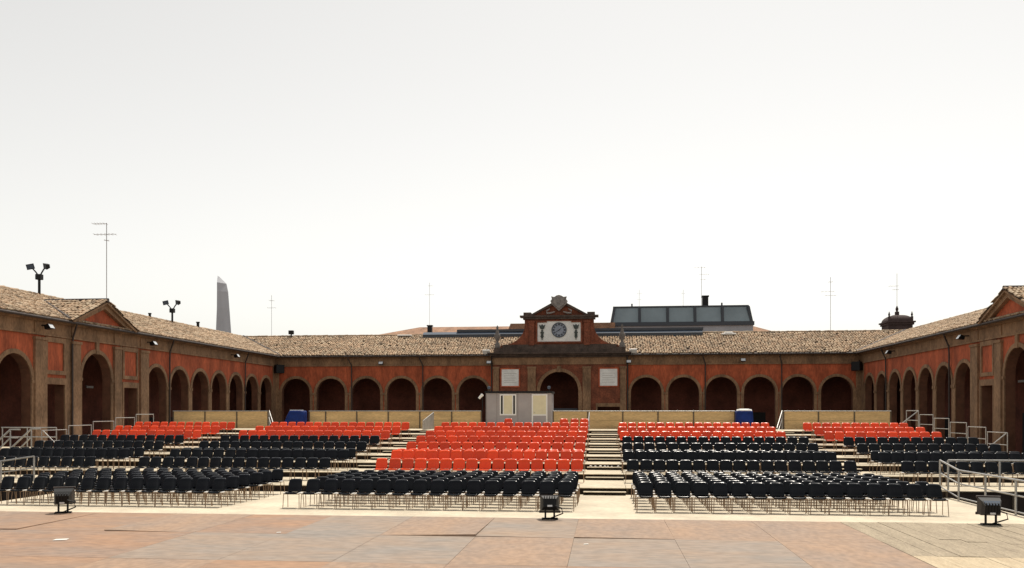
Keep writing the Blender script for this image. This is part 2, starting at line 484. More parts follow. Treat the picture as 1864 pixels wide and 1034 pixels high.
    for i in range(nseg):
        s = a + i * .45
        p = fn(s, HR) + Vector((0, 0, .02 + random.uniform(-.02, .03))); p2 = fn(s + .50, HR) + Vector((0, 0, .06 + random.uniform(-.02, .02)))
        mb.tube([p, p2], .13, 8)
    tag(mb.build('ridge_tiles', M['tile'], ro), kind='stuff')
    # outer wall
    mb = mk(); mb.box((s0, -11.6, GZ), (s1, -11.2, 8.1)); mb.build('outer_wall', M['red_plaster'], w)
    return w

side_arches = [62.55 + 3.56 * i for i in range(7)]
near_arches = [46.6, 43.0, 39.4]
idl = [(69.0, 70.6, 2.2), (72.9, 74.3, 2.2), (80.0, 81.4, 2.2), (44.6, 47.3, 2.3), (49.6, 50.7, 2.4)]
idr = [(66.5, 68.0, 2.4), (70.2, 71.6, 2.2), (62.6, 64.2, 2.6), (77.0, 78.4, 2.2), (56.0, 58.2, 3.0)]
wl = wing('L', 'red arcaded wing along the left side, under its sunlit tiled roof', side_arches + near_arches, [(49.45, 51.25), (57.95, 59.75)], 36.0, Y_B - .003, [51.65, 64.05, 78.3], big=54.75, inner_doors=idl)
wr = wing('R', 'red arcaded wing along the right side, its gabled bay cut by the frame', side_arches + near_arches, [(49.45, 51.25), (57.95, 59.75)], 36.0, Y_B - .003, [64.55, 78.6], big=54.75, inner_doors=idr)
back_arches = [-31.2 + 3.65 * i for i in range(6)] + [4.05 + 3.6 * i for i in range(6)]
wb = wing('B', 'shaded rear arcade wing behind the seating with twelve open arches', back_arches, [], X_L + .003, X_R - .003, [-25.6, -18.3, 9.45, 16.65],
          walls=[(X_L + .003, -10.95), (2.05, X_R - .003)], inner_doors=[(-29.5, -27.0, 2.4), (14.0, 16.2, 2.6)])
MB(lambda s, n, z: Vector((s, Y_B - n, z)) - wb.location).box((X_L - 4.49, -5.1, GZ), (X_L, -4.5, 7.2)).build('portico_wall', M['inner'], wb)
MB(lambda s, n, z: Vector((s, Y_B - n, z)) - wb.location).box((X_R, -5.1, GZ), (X_R + 4.49, -4.5, 7.2)).build('portico_wall', M['inner'], wb)

for x, y, z, lb in ((X_L - 4.44, 61.2, 4.5, 'small pale sign on the inner wall seen through the big left arch'), (X_R + 4.44, 64.3, 4.8, 'small pale sign on the inner wall seen through the big right arch')):
    mb = MB(); mb.box((-.03, -.42, -.08), (.03, .42, .08)); o = mb.build('wall_sign', M['lens']); o.location = (x, y, z); tag(o, lb, 'sign')

# ------------------------------------------------------------------ clock pavilion in the middle of the rear wing
CX = -4.42
pv = thing('clock_pavilion', 'central brick pavilion with a clock gable and carved crest', 'building', (CX, Y_B, GZ))
def pm(): return MB(lambda s, n, z: Vector((s, -n, z - GZ)))
F0 = .25
mb = pm()
def wall_pm(mb, ops, s0, s1, z0, z1):
    inner = MB(lambda s, n, z: (s, n + F0, z))
    facade(inner, ops, s0, s1, z0, z1, th=.8)
    for f, s in zip(inner.f, inner.s): mb.face([inner.v[i] for i in f], s)
wall_pm(mb, [('a', -1.9, 1.9, 4.72), ('r', 3.75, 5.9, 3.15), ('r', -5.9, -3.75, 3.15)], -6.5, 6.5, GZ, 8.0)
for q in (-6.5, 6.5): mb.face([(q, F0, GZ), (q, -.6, GZ), (q, -.6, 8.0), (q, F0, 8.0)])
mb.build('wall', M['brick'], pv)
for a, b in ((-6.52, -5.95), (-3.1, -2.3), (2.3, 3.1), (5.95, 6.52)):
    mb = pm(); mb.box((a, F0 - .02, GZ), (b, F0 + .14, 6.9)); mb.box((a - .05, F0 - .02, 6.9), (b + .05, F0 + .2, 7.1)); mb.build('pilaster', M['trim'], pv)
mb = pm(); mb.disc_ring(0, 4.72, 1.88, 2.2, 0, math.pi, 20, F0, F0 + .08); mb.box((-.2, F0, 6.55), (.2, F0 + .2, 7.15)); mb.build('arch_surround', M['trim'], pv)
for q in (-1, 1):
    mb = pm(); mb.box((q * 1.88, F0 - .02, GZ), (q * 2.25, F0 + .08, 4.72)); mb.build('pier', M['trim'], pv)
mb = pm(); mb.box((-6.5, F0 - .02, 7.3), (6.5, F0 + .09, 8.0)); mb.build('frieze', M['trim'], pv)
mb = pm()
for z0, z1, n in ((8.0, 8.16, .30), (8.16, 8.32, .55), (8.32, 8.46, .85)):
    mb.box((-6.5 - n * .6, -.4, z0), (6.5 + n * .6, F0 + n, z1))
mb.build('cornice', M['dark_trim'], pv)
mb = pm(); mb.box((-6.45, -.5, 8.46), (6.45, F0 + .15, 8.98)); mb.box((-5.6, -.5, 8.98), (5.6, F0 + .05, 9.28)); mb.build('parapet', M['dark_trim'], pv)
for q in (-1, 1):
    poly = [(q * 3.4, 8.98), (q * 5.9, 8.98)]
    for i in range(11):
        t = i / 10 * math.pi / 2
        poly.append((q * (5.75 - 2.35 * math.sin(t)), 9.22 + 2.0 * (1 - math.cos(t))))
    mb = pm(); mb.prism(poly, -.3, .12); mb.build('scroll_buttress', M['brick'], pv)
mb = pm(); mb.box((-3.4, -.4, 8.98), (3.4, .25, 11.75)); mb.build('clock_gable', M['brick'], pv)
for q in (-1, 1):
    mb = pm(); mb.box((q * 2.45, .25, 9.2), (q * 3.0, .40, 11.4)); mb.box((q * 2.38, .25, 11.4), (q * 3.07, .46, 11.62)); mb.build('gable_pilaster', M['brick'], pv)
mb = pm(); mb.box((-3.55, -.45, 11.75), (3.55, .48, 11.95)); mb.box((-3.85, -.45, 11.95), (3.85, .62, 12.12))
for q in (-1, 1): mb.box((q * 2.75, -.45, 12.12), (q * 3.5, .5, 12.42))
mb.build('gable_cornice', M['dark_trim'], pv)
mb = pm(); mb.prism([(-2.8, 12.12), (2.8, 12.12), (0, 13.55)], -.35, .25); mb.build('gable_pediment', M['brick'], pv)
mb = pm()
for q in (-1, 1): mb.prism([(q * 2.95, 12.12), (q * 2.6, 12.12), (0, 13.42), (0, 13.72)], -.4, .55)
mb.build('raking_cornice', M['dark_trim'], pv)
# carved crest
mb = pm()
out = [(-1.02, 14.02), (-.62, 13.92), (-.30, 14.12), (0, 14.18), (.30, 14.10), (.62, 13.92), (1.0, 13.98), (.92, 13.66), (1.12, 13.42), (.98, 13.05), (.62, 12.72), (.28, 12.42), (0, 12.15), (-.28, 12.42), (-.62, 12.72), (-.98, 13.05), (-1.12, 13.42), (-.92, 13.66)]
out = [(p[0] * .75, 13.3 + (p[1] - 13.17) * .77) for p in out]
mb.prism(out, .3, .72)
mb.prism([(p[0] * .72, 13.25 + (p[1] - 13.25) * .70) for p in out], .70, .86)
mb.prism([(.14 * math.cos(i * .785), 13.45 + .20 * math.sin(i * .785)) for i in range(8)], .84, .96)
for q in (-1, 1):
    mb.tube([(q * .9, .5, 12.75), (q * 1.2, .55, 12.55), (q * 1.2, .55, 12.3), (q * .85, .55, 12.32), (q * .4, .6, 12.45)], [.05, .10, .12, .10, .06], 6)
mb.build('carved_crest', M['stone'], pv)
# clock panel
cp_ = pm(); cp_.box((-2.12, .25, 9.55), (2.12, .36, 11.42)); cp_.box((-1.2, .25, 11.42), (1.2, .36, 11.55))
cpo = cp_.build('clock_panel', M['marble'], pv)
mb = pm()
for a, b in (((-2.26, 9.42), (2.26, 9.55)), ((-2.26, 11.42), (-1.2, 11.54)), ((1.2, 11.42), (2.26, 11.54)), ((-1.3, 11.55), (1.3, 11.66)), ((-2.26, 9.55), (-2.12, 11.42)), ((2.12, 9.55), (2.26, 11.42))):
    mb.box((a[0], .25, a[1]), (b[0], .44, b[1]))
mb.build('panel_moulding', M['brick'], cpo)
CZ = 10.68
mb = pm(); mb.prism([(.68 * math.cos(R(10 * i)), CZ + .68 * math.sin(R(10 * i))) for i in range(36)], .36, .40); mb.build('clock_dial', M['clock'], cpo)
mb = pm(); mb.disc_ring(0, CZ, .66, .74, 0, 2 * math.pi, 36, .36, .45); mb.build('dial_rim', M['lead'], cpo)
for i in range(12):
    a = R(30 * i); d = Vector((math.sin(a), math.cos(a))); p = Vector((d.y, -d.x))
    mb = pm()
    offs = [(-.045, .03), (.045, .03)] if i % 3 else [(-.07, .026), (0, .026), (.07, .026)]
    for o_, wd in offs:
        A = d * .44 + p * o_; B = d * .62 + p * o_
        q = [A + p * wd, A - p * wd, B - p * wd, B + p * wd]
        mb.prism([(x.x, CZ + x.y) for x in q], .40, .412)
    mb.build('hour_mark', M['ink'], cpo)
for ang, ln, wd in ((48, .30, .035), (236, .46, .026)):
    a = R(ang); d = Vector((math.sin(a), math.cos(a))); p = Vector((d.y, -d.x))
    mb = pm(); q = [d * -.1 + p * wd, d * -.1 - p * wd, d * ln, d * (ln - .02) + p * wd]
    mb.prism([(x.x, CZ + x.y) for x in q], .415, .43); mb.build('clock_hand', M['ink'], cpo)
for q in (-1, 1):
    mb = pm(); cx = q * 1.66
    mb.prism([(cx - .30, 11.22), (cx - .12, 11.1), (cx, 11.26), (cx + .12, 11.1), (cx + .30, 11.22), (cx + .2, 10.82), (cx, 10.72), (cx - .2, 10.82)], .36, .46)
    for z, r in ((10.62, .12), (10.42, .19), (10.22, .14), (10.06, .17), (9.9, .10), (9.76, .06)):
        mb.prism([(cx + r * math.cos(R(45 * i)), z + r * .7 * math.sin(R(45 * i))) for i in range(8)], .36, .45)
    mb.build('festoon', M['bronze'], cpo)
# marble plaques
for q in (-1, 1):
    mb = pm(); mb.box((q * 4.83 - .85, F0, 5.2), (q * 4.83 + .85, F0 + .07, 6.85)); pq = mb.build('plaque', M['marble'], pv)
    mb = pm()
    cx = q * 4.83
    for a, b in (((cx - .98, 5.07), (cx + .98, 5.2)), ((cx - .98, 6.85), (cx + .98, 6.98)), ((cx - .98, 5.2), (cx - .85, 6.85)), ((cx + .85, 5.2), (cx + .98, 6.85))):
        mb.box((a[0], F0, a[1]), (b[0], F0 + .10, b[1]))
    mb.build('plaque_frame', M['red_plaster'], pq)
    mb = pm()
    for k in range(5): mb.box((cx - .62, F0 + .07, 5.52 + .22 * k), (cx + .62 - .2 * (k % 2), F0 + .078, 5.57 + .22 * k))
    mb.build('carved_lines', M['faint'], pq)
    # square doorway surround
    a, b = sorted((q * 3.75, q * 5.9))
    mb = pm(); mb.box((a - .16, F0, GZ), (a, F0 + .08, 3.15)); mb.box((b, F0, GZ), (b + .16, F0 + .08, 3.15)); mb.box((a - .16, F0, 3.15), (b + .16, F0 + .1, 3.5)); mb.build('door_surround', M['trim'], pv)
    mb = pm(); mb.tube([(q * 6.62, F0 + .5, 8.1), (q * 6.66, F0 + .15, 7.5), (q * 6.66, F0 + .12, GZ)], .075, 8); mb.build('downpipe', M['iron'], pv)
    # urn finial on the parapet corner
    mb = pm()
    n = 10; prof = [(.34, 8.98), (.34, 9.35), (.22, 9.45), (.15, 9.62), (.30, 9.85), (.40, 10.1), (.34, 10.35), (.18, 10.5), (.2, 10.62), (.10, 10.82), (.16, 11.0), (.04, 11.22)]
    V = []; Fc = []
    for r, z in prof: V += [(q * 6.15 + .8 * r * math.cos(2 * math.pi * k / n), -.05 + .8 * r * math.sin(2 * math.pi * k / n), z) for k in range(n)]
    for i in range(len(prof) - 1):
        for k in range(n): Fc.append((i * n + k, i * n + (k + 1) % n, i * n + n + (k + 1) % n, i * n + n + k))
    mb.mesh(V, Fc, True); mb.build('urn_finial', M['urn'], pv)
mb = pm(); mb.box((-6.5, -5.1, GZ), (6.5, -4.5, 7.2)); mb.build('passage_wall', M['inner'], pv)
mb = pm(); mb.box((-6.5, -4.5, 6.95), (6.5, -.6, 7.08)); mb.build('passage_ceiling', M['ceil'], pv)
mb = pm(); mb.box((-1.75, -1.2, GZ), (1.75, -1.1, 3.0)); mb.build('gate_leaf', M['lead'], pv)

# ------------------------------------------------------------------ buildings and towers beyond the wings
h = thing('background_hall', 'low tiled hall roof rising just behind the rear wing', 'building', (-4, 106, GZ))
def hm(o): return MB(lambda x, y, z: Vector((x, y, z)) - o.location)
mb = hm(h)
e = [(-32, 99, 10.5), (22, 99, 10.5), (22, 113, 10.5), (-32, 113, 10.5)]; r = [(-22.5, 106, 13.0), (16.5, 106, 13.0)]
mb.face([e[0], e[1], r[1], r[0]]); mb.face([e[2], e[3], r[0], r[1]]); mb.face([e[1], e[2], r[1]]); mb.face([e[3], e[0], r[0]])
mb.build('roof', M['far_tile'], h)
mb = hm(h); mb.box((-31.5, 99.4, GZ), (21.5, 112.6, 10.15)); mb.build('wall', M['red_plaster'], h)
mb = hm(h); mb.prism([(-11.0, 12.0), (1.2, 12.0), (1.2, 12.75), (-10.7, 12.75)], 100.2, 103.0); mb.build('raised_roof', M['far_tile'], h)
s_ = thing('roof_skylight', 'long dark blue-grey skylight strip along the rear wing roof', 'skylight', (-4.5, 92, 10.2))
mb = hm(s_); mb.box((-19.1, 91.5, 10.1), (10.0, 93.6, 10.80)); mb.build('kerb', M['lead'], s_)
mb = hm(s_); mb.prism([(91.45, 10.80), (93.65, 10.80), (93.2, 11.08), (91.9, 11.08)], -19.1, 10.0, axis=0); mb.build('glazing', M['zinc'], s_)
mb = hm(s_); mb.box((-15.5, 91.75, 11.08), (10.1, 93.4, 11.33)); mb.build('capping', M['lead'], s_)
for x, y, lb in ((12.6, 91.6, 'small white dome light at the right end of the skylight strip'), (-21.2, 92.1, 'flat white roof light left of the black chimney pipe')):
    mb = MB(); mb.box((-.75, -.3, 0), (.75, .3, .16), .06)
    if x > 0: mb.box((-.45, -.25, .15), (.45, .25, .30), .1)
    o = mb.build('roof_light', M['white']); o.location = (x, y, ZE + SLOPE * (y - 86) + .1); tag(o, lb, 'roof light')
for x, y, w_, z0, z1, lb in ((-18.9, 94.3, .24, 10.1, 11.95, 'short black chimney pipe at the left end of the skylight'), ):
    mb = MB(); mb.box((-w_, -w_, 0), (w_, w_, z1 - z0)); mb.box((-w_ - .06, -w_ - .06, z1 - z0), (w_ + .06, w_ + .06, z1 - z0 + .12))
    o = mb.build('chimney', M['black']); o.location = (x, y, z0); tag(o, lb, 'chimney')
g = thing('glass_penthouse', 'dark glazed penthouse with five tinted panes above the rear roof', 'building', (8.7, 103, 11))
xs = [1.15, 4.05, 7.25, 10.35, 13.45, 16.35]; zt, zb = 14.72, 13.0
mb = hm(g); mb.box((.85, 102.7, 10.5), (16.9, 108, 12.55)); mb.build('base_wall', M['concrete'], g)
mb = hm(g); mb.box((.75, 102.45, 12.55), (17.0, 108.1, 12.98)); mb.build('sill', M['lead'], g)
mb = hm(g); mb.face([(1.1, 103.0, zt), (16.3, 103.0, zt), (16.3, 107.5, zt), (1.1, 107.5, zt)]); mb.box((1.0, 102.9, zt), (16.45, 107.6, zt + .16)); mb.build('flat_roof', M['lead'], g)
for i in range(5):
    a, b = xs[i], xs[i + 1]
    a2 = a - .3 if i == 0 else a; b2 = b + .35 if i == 4 else b
    mb = hm(g); mb.face([(a2, 102.6, zb), (b2, 102.6, zb), (b, 103.0, zt), (a, 103.0, zt)]); mb.face([(a2, 102.66, zb), (b2, 102.66, zb), (b, 103.06, zt), (a, 103.06, zt)]); mb.build('pane', M['glass'], g)
for i, x in enumerate(xs):
    x2 = x - .3 if i == 0 else (x + .35 if i == 5 else x)
    mb = hm(g); mb.prism([(x2 - .16, zb), (x2 + .16, zb), (x + .14, zt), (x - .14, zt)], 102.5, 103.1); mb.build('mullion', M['lead'], g)
for q, x, x2 in ((0, 1.15, .85), (1, 16.35, 16.7)):
    mb = hm(g); mb.face([(x2, 102.6, zb), (x2, 108, zb), (x, 107.5, zt), (x, 103.0, zt)]); mb.build('side_glazing', M['glass'], g)
mb = hm(g); mb.box((11.35, 103.8, 14.9), (12.0, 104.6, 16.0)); mb.box((11.27, 103.72, 16.0), (12.08, 104.68, 16.14)); mb.build('chimney', M['black'], g)
for x in (3.2, 13.5):
    mb = hm(g); mb.tube([(x, 103.6, 14.85), (x, 103.6, 15.25)], .1, 6); mb.build('vent_pipe', M['black'], g)
# pointed monument
ob = thing('pointed_monument', 'tall grey concrete monument shaped like a pointed blade behind the left roof', 'monument', (-63.2, 140, GZ))
mb = hm(ob)
tab = [(GZ, -65.0, -64.0, -61.3), (8, -64.8, -63.85, -61.6), (15.15, -64.6, -63.7, -61.98), (19.9, -64.4, -63.65, -62.34), (22.6, -64.27, -63.65, -62.55), (24.0, -64.18, -63.65, -62.85)]
zs = [t[0] for t in tab]; L_ = [t[1:] for t in tab]
ring = []
for z, (a, b, c) in zip(zs, L_): ring.append([(a, 140.9, z), (b, 139.3, z), (c, 141.2, z), ((a + c) / 2, 141.9, z)])
for i in range(len(ring) - 1):
    for k in range(4): mb.face([ring[i][k], ring[i][(k + 1) % 4], ring[i + 1][(k + 1) % 4], ring[i + 1][k]])
tp = [(-64.13, 140.8, 25.22), (-64.03, 140.4, 25.25), (-63.9, 140.7, 25.1), (-64.0, 141.0, 25.2)]
for k in range(4): mb.face([ring[-1][k], ring[-1][(k + 1) % 4], tp[(k + 1) % 4], tp[k]])
mb.face(tp); mb.build('shaft', M['concrete'], ob)
# dark cupola at the right corner
cu = thing('roof_cupola', 'dark domed turret with small finials above the right rear corner', 'turret', (32.3, 101.5, GZ))
def cm(): return MB(lambda x, y, z: Vector((x, y - 101.5, z + .45 - GZ)))
mb = cm(); mb.box((-1.28, 100.3, 8), (1.28, 102.7, 11.75)); mb.build('drum', M['cupola'], cu)
mb = cm(); mb.box((-1.40, 100.15, 11.75), (1.40, 102.85, 11.98)); mb.box((-1.52, 100.0, 11.98), (1.52, 103.0, 12.14)); mb.build('cornice', M['cupola'], cu)
mb = cm()
def dome(k): return [(q[0] * 1.30 * math.cos(k * .157) ** .8, 101.5 + q[1] * 1.26 * math.cos(k * .157) ** .8, 12.14 + .78 * math.sin(k * .157)) for q in ((-1, -1), (1, -1), (1, 1), (-1, 1))]
for k in range(9):
    a, b = dome(k), dome(k + 1)
    for i in range(4): mb.face([a[i], a[(i + 1) % 4], b[(i + 1) % 4], b[i]], True)
mb.face(dome(9)); mb.build('dome', M['cupola'], cu)
mb = cm(); mb.box((-.18, 101.3, 12.8), (.18, 101.7, 13.3)); mb.tube([(0, 101.5, 13.3), (0, 101.5, 13.5), (0, 101.5, 13.65), (0, 101.5, 13.95)], [.08, .16, .16, .04], 8); mb.build('top_finial', M['cupola'], cu)
for q in (-1, 1):
    mb = cm(); x = q * 1.2
    mb.box((x - .11, 100.2, 12.14), (x + .11, 100.45, 12.65)); mb.tube([(x, 100.32, 12.65), (x, 100.32, 12.85), (x, 100.32, 13.2)], [.06, .12, .02], 6); mb.build('corner_finial', M['cupola'], cu)

# ------------------------------------------------------------------ roof furniture
def antenna(x, y, z0, z1, bars, lab, r=.03, lean=0):
    a = thing('roof_antenna', lab, 'antenna', (x, y, z0), 0, 'television antennas on the roofs')
    H = z1 - z0
    mb = MB(); mb.tube([(0, 0, -.5), (lean, 0, H)], r, 6); mb.build('mast', M['antenna'], a)
    for (dz, x0, x1, n) in bars:
        mb = MB(); z = H - dz
        mb.tube([(x0, 0, z), (x1, 0, z)], r * .6, 5)
        for k in range(n):
            xx = x0 + (x1 - x0) * (k + .5) / n
            mb.tube([(xx, -.35, z), (xx, .35, z)], r * .5, 4)
        mb.build('aerial', M['antenna'], a)
    return a
antenna(-36.9, 62.0, 9.85, 16.75, [(.05, -1.1, 0, 5), (.85, -1.0, .75, 6), (1.3, -.2, .2, 1)], 'tall television antenna on the left roof by the pediment', .028)
antenna(-36.8, 94.4, 10.3, 15.6, [(.6, -.3, .3, 3), (1.4, -.5, .5, 4)], 'thin antenna above the left rear corner of the roofs', .019)
antenna(-21.5, 107, 11.5, 18.6, [(.4, -.2, .4, 3), (1.5, -.6, .6, 4)], 'faint antenna mast left of the clock gable', .019)
antenna(4.1, 105, 14.5, 17.1, [(.5, -.3, .3, 3), (1.2, -.3, .3, 2)], 'thin antenna over the left half of the glass penthouse', .019)
antenna(9.4, 107, 14.5, 17.3, [(.5, -.25, .25, 2)], 'short faint antenna between the penthouse antennas', .02)
antenna(11.3, 104.5, 15.5, 19.6, [(.1, -.9, .5, 4), (.9, -.3, .9, 5), (1.5, -.2, .5, 2)], 'antenna with crooked aerials beside the penthouse chimney', .026)
antenna(23.3, 94, 10.3, 16.6, [(.5, -.25, .25, 2), (1.5, -1.0, .4, 4), (1.9, -.6, .6, 4)], 'antenna mast above the right end of the rear roof', .024)
antenna(32.3, 101.5, 14.6, 18.0, [(1.4, -.9, .2, 4), (1.8, -.5, .2, 3)], 'antenna rising from the dark domed turret', .024)

def twin_lamp(x, y, z, H, lab):
    a = thing('roof_floodlight', lab, 'floodlight', (x, y, z), 0, 'twin floodlights on the left roof')
    MB().tube([(0, 0, -.4), (0, 0, H)], .09, 8).build('pole', M['black'], a)
    MB().box((-.2, -.2, H), (.2, .2, H + .38), .04).build('junction_box', M['black'], a)
    for q in (-1, 1):
        MB().tube([(q * .1, 0, H + .35), (q * .3, -.05, H + .62), (q * .42, -.08, H + .75)], .05, 6).build('arm', M['black'], a)
        mb = MB()
        V = [(-.25, -.11, -.19), (.25, -.11, -.19), (.25, -.11, .19), (-.25, -.11, .19), (-.15, .17, -.12), (.15, .17, -.12), (.15, .17, .13), (-.15, .17, .13)]
        Mx = Matrix.Translation((q * .60, -.1, H + .92)) @ Matrix.Rotation(R(q * 18), 4, 'Y') @ Matrix.Rotation(R(-q * 30), 4, 'Z') @ Matrix.Rotation(R(25), 4, 'X')
        mb.mesh([Mx @ Vector(v) for v in V], [(0, 1, 2, 3), (4, 7, 6, 5), (0, 4, 5, 1), (1, 5, 6, 2), (2, 6, 7, 3), (3, 7, 4, 0)])
        hd = mb.build('lamp_head', M['black'], a)
        mb = MB(); mb.mesh([Mx @ Vector(v) for v in ((-.20, -.115, -.14), (.20, -.115, -.14), (.20, -.115, .14), (-.20, -.115, .14))], [(0, 1, 2, 3)]); mb.build('lamp_glass', M['zinc'] if q < 0 else M['lead'], hd)
twin_lamp(-39.25, 57.6, 10.75, 1.15, 'larger twin floodlight on a pole on the left roof ridge')
twin_lamp(-39.2, 76.5, 10.75, .95, 'smaller twin floodlight farther along the left roof ridge')
a = thing('roof_spotlight', 'single small black spotlight at the left end of the rear roof ridge', 'spotlight', (-33.8, 92.4, 10.75))
MB().tube([(0, 0, -.2), (0, 0, .35)], .07, 6).build('stand', M['black'], a); MB().box((-.28, -.2, .3), (.25, .2, .72), .05).build('lamp_head', M['black'], a)
def pipe_(x, y, z, hgt, r, lab, cap=True):
    mb = MB(); mb.tube([(0, 0, -.3), (0, 0, hgt)], r, 8)
    if cap: mb.tube([(0, 0, hgt), (0, 0, hgt + .1)], r * 1.35, 8)
    o = mb.build('vent_pipe', M['black']); o.location = (x, y, z); tag(o, lab, 'vent pipe')
pipe_(-39.3, 72.7, 10.8, .35, .11, 'small dark vent pipe just left of the smaller twin floodlight')
pipe_(-39.3, 81.8, 10.8, .5, .14, 'dark vent pipe on the left ridge near the monument')
pipe_(30.3, 66.0, 10.8, .40, .12, 'small dark vent pipe on the right roof ridge')
def wall_lamp(x, y, z, rz, lab, m='lens'):
    a = thing('wall_floodlight', lab, 'floodlight', (x, y, z), rz, 'floodlights under the eaves')
    MB().box((-.05, -.02, .06), (.05, .5, .13)).build('bracket', M['black'], a)
    mb = MB()
    V = [(-.24, -.28, -.10), (.24, -.28, -.10), (.24, -.10, .17), (-.24, -.10, .17), (-.18, .12, -.16), (.18, .12, -.16), (.18, .16, .08), (-.18, .16, .08)]
    F = [(0, 1, 2, 3), (4, 7, 6, 5), (0, 4, 5, 1), (1, 5, 6, 2), (2, 6, 7, 3), (3, 7, 4, 0)]
    mb.mesh(V, F); hd = mb.build('housing', M['black'], a)
    mb = MB(); mb.mesh([(-.2, -.275, -.085), (.2, -.275, -.085), (.2, -.115, .15), (-.2, -.115, .15)], [(0, 1, 2, 3)]); mb.v = [(v[0], v[1] - .012, v[2] + .008) for v in mb.v]; mb.build('lamp_glass', M[m], hd)
PI = math.pi
wall_lamp(X_L + .55, 48.9, 7.72, PI / 2, 'eave floodlight on the left wing before the pediment')
wall_lamp(X_L + .55, 61.0, 7.66, PI / 2, 'eave floodlight on the left wing past the pediment')
wall_lamp(X_L + .55, 75.6, 7.66, PI / 2, 'eave floodlight on the far half of the left wing')
wall_lamp(X_R - .55, 61.6, 7.66, -PI / 2, 'eave floodlight on the right wing next to the gabled bay')
wall_lamp(X_R - .55, 76.6, 7.66, -PI / 2, 'eave floodlight on the far half of the right wing')
wall_lamp(-22.2, Y_B - .55, 7.5, 0, 'eave floodlight on the rear wing between the left downpipes')
wall_lamp(-11.3, Y_B - .75, 7.5, 0, 'eave floodlight at the left corner of the clock pavilion')
wall_lamp(2.35, Y_B - .75, 7.5, 0, 'eave floodlight at the right corner of the clock pavilion')
wall_lamp(13.2, Y_B - .55, 7.6, 0, 'eave floodlight on the rear wing between the right downpipes')
for x, lb in ((-11.55, 'white floodlight lying on the eave left of the clock pavilion'), (2.75, 'white floodlight lying on the eave right of the clock pavilion')):
    a = thing('roof_edge_light', lb, 'floodlight', (x, Y_B - .8, 8.40), 0)
    Mx = Matrix.Rotation(R(40), 4, 'X')
    mb = MB(lambda a_, b_, c__: Mx @ Vector((a_, b_, c__))); mb.box((-.38, -.05, -.05), (.38, .05, .42), .03); mb.build('housing', M['white'], a)
    MB().tube([(0, .1, -.25), (0, .1, .1)], .04, 6).build('stand', M['black'], a)
for x, lb in ((X_L + .55, 'black loudspeaker box in the left rear corner under the eave'), (X_R - .55, 'black loudspeaker box in the right rear corner under the eave')):
    a = thing('corner_loudspeaker', lb, 'loudspeaker', (x, Y_B - .55, 6.55), R(-45 if x > 0 else 45))
    MB().box((-.45, -.3, 0), (.45, .3, .85), .04).build('cabinet', M['black'], a)
    mb = MB(); mb.tube([(0, .2, .8), (0, .5, 1.0)], .04, 6); mb.build('bracket', M['iron'], a)

# ------------------------------------------------------------------ seating tiers
TIERS = [('lowest', 29.0, 32.5, .22), ('second', 32.5, 35.0, .42), ('third', 35.0, 37.0, .64), ('fourth', 37.0, 39.0, .84), ('fifth', 39.0, 41.0, 1.02),
         ('sixth', 41.0, 43.0, 1.19), ('seventh', 43.0, 45.0, 1.36), ('eighth', 45.0, 47.0, 1.53), ('topmost', 47.0, 51.2, 1.70)]
XA, XB = -25.3, 16.2
for i, (nm, y0, y1, z) in enumerate(TIERS):
    p = thing('seating_tier', f'{nm} step of the pale plywood seating platform', 'platform', ((XA + XB) / 2, y0, 0), 0, 'stepped seating platforms')
    lo = TIERS[i - 1][3] if i else GZ
    y0e = y0 + (0 if i else .0)
    mb = hm(p)
    # deck split into sheets along the row, joints left open
    x = XA
    k = 0
    while x < XB - .01:
        x1 = min(x + 2.0, XB)
        d = MB(lambda X, Y, Z: Vector((X, Y, Z)) - p.location)
        dz = random.uniform(-.004, .004)
        d.box((x + .006, y0e - .03, z - .024 + dz), (x1 - .006, y1 - .095, z + dz))
        d.build('deck_sheet', M['deck'], p)
        x = x1; k += 1
    mb.box((XA + .02, y0 + .07, lo - (.0 if i == 0 else .3)), (XB - .02, y0 + .10, z - .03)); mb.build('riser', M['riser'], p)
    mb = hm(p)
    xx = XA + .05
    while xx <= XB:
        mb.box((xx - .03, y0 + .02, lo + .002), (xx + .03, y0 + .068, z - .03)); xx += 2.0
    mb.build('riser_posts', M['fpost'], p)
    mb = hm(p)
    for q in (XA + .01, XB - .05): mb.box((q, y0 + .12, GZ), (q + .04, y1 - .10, z - .03))
    mb.build('side_board', M['riser'], p)

AISLES = [(-18.75, -17.55, 'far left'), (-9.95, -8.55, 'left'), (-.72, .74, 'centre'), (8.55, 9.8, 'right')]
for x0, x1, an in AISLES:
    for i, (nm, y0, y1, z) in enumerate(TIERS):
        if i == 0 and an == 'far left': continue
        lo = TIERS[i - 1][3] if i else 0.0
        zt = lo + (z - lo) * .5
        s = thing('aisle_step', f'wooden step leading onto the {nm} tier in the {an} aisle', 'step', ((x0 + x1) / 2, y0, lo), 0, 'wooden steps in the aisles')
        w2 = (x1 - x0) / 2 - .04
        dep = .36
        MB().box((-w2, -dep, zt - lo - .022), (w2, -.045, zt - lo)).build('tread', M['deck'], s)
        for q in (-w2 + .02, 0, w2 - .06): MB().box((q, -dep + .07, .002), (q + .04, -.05, zt - lo - .023)).build('bearer', M['riser'], s)

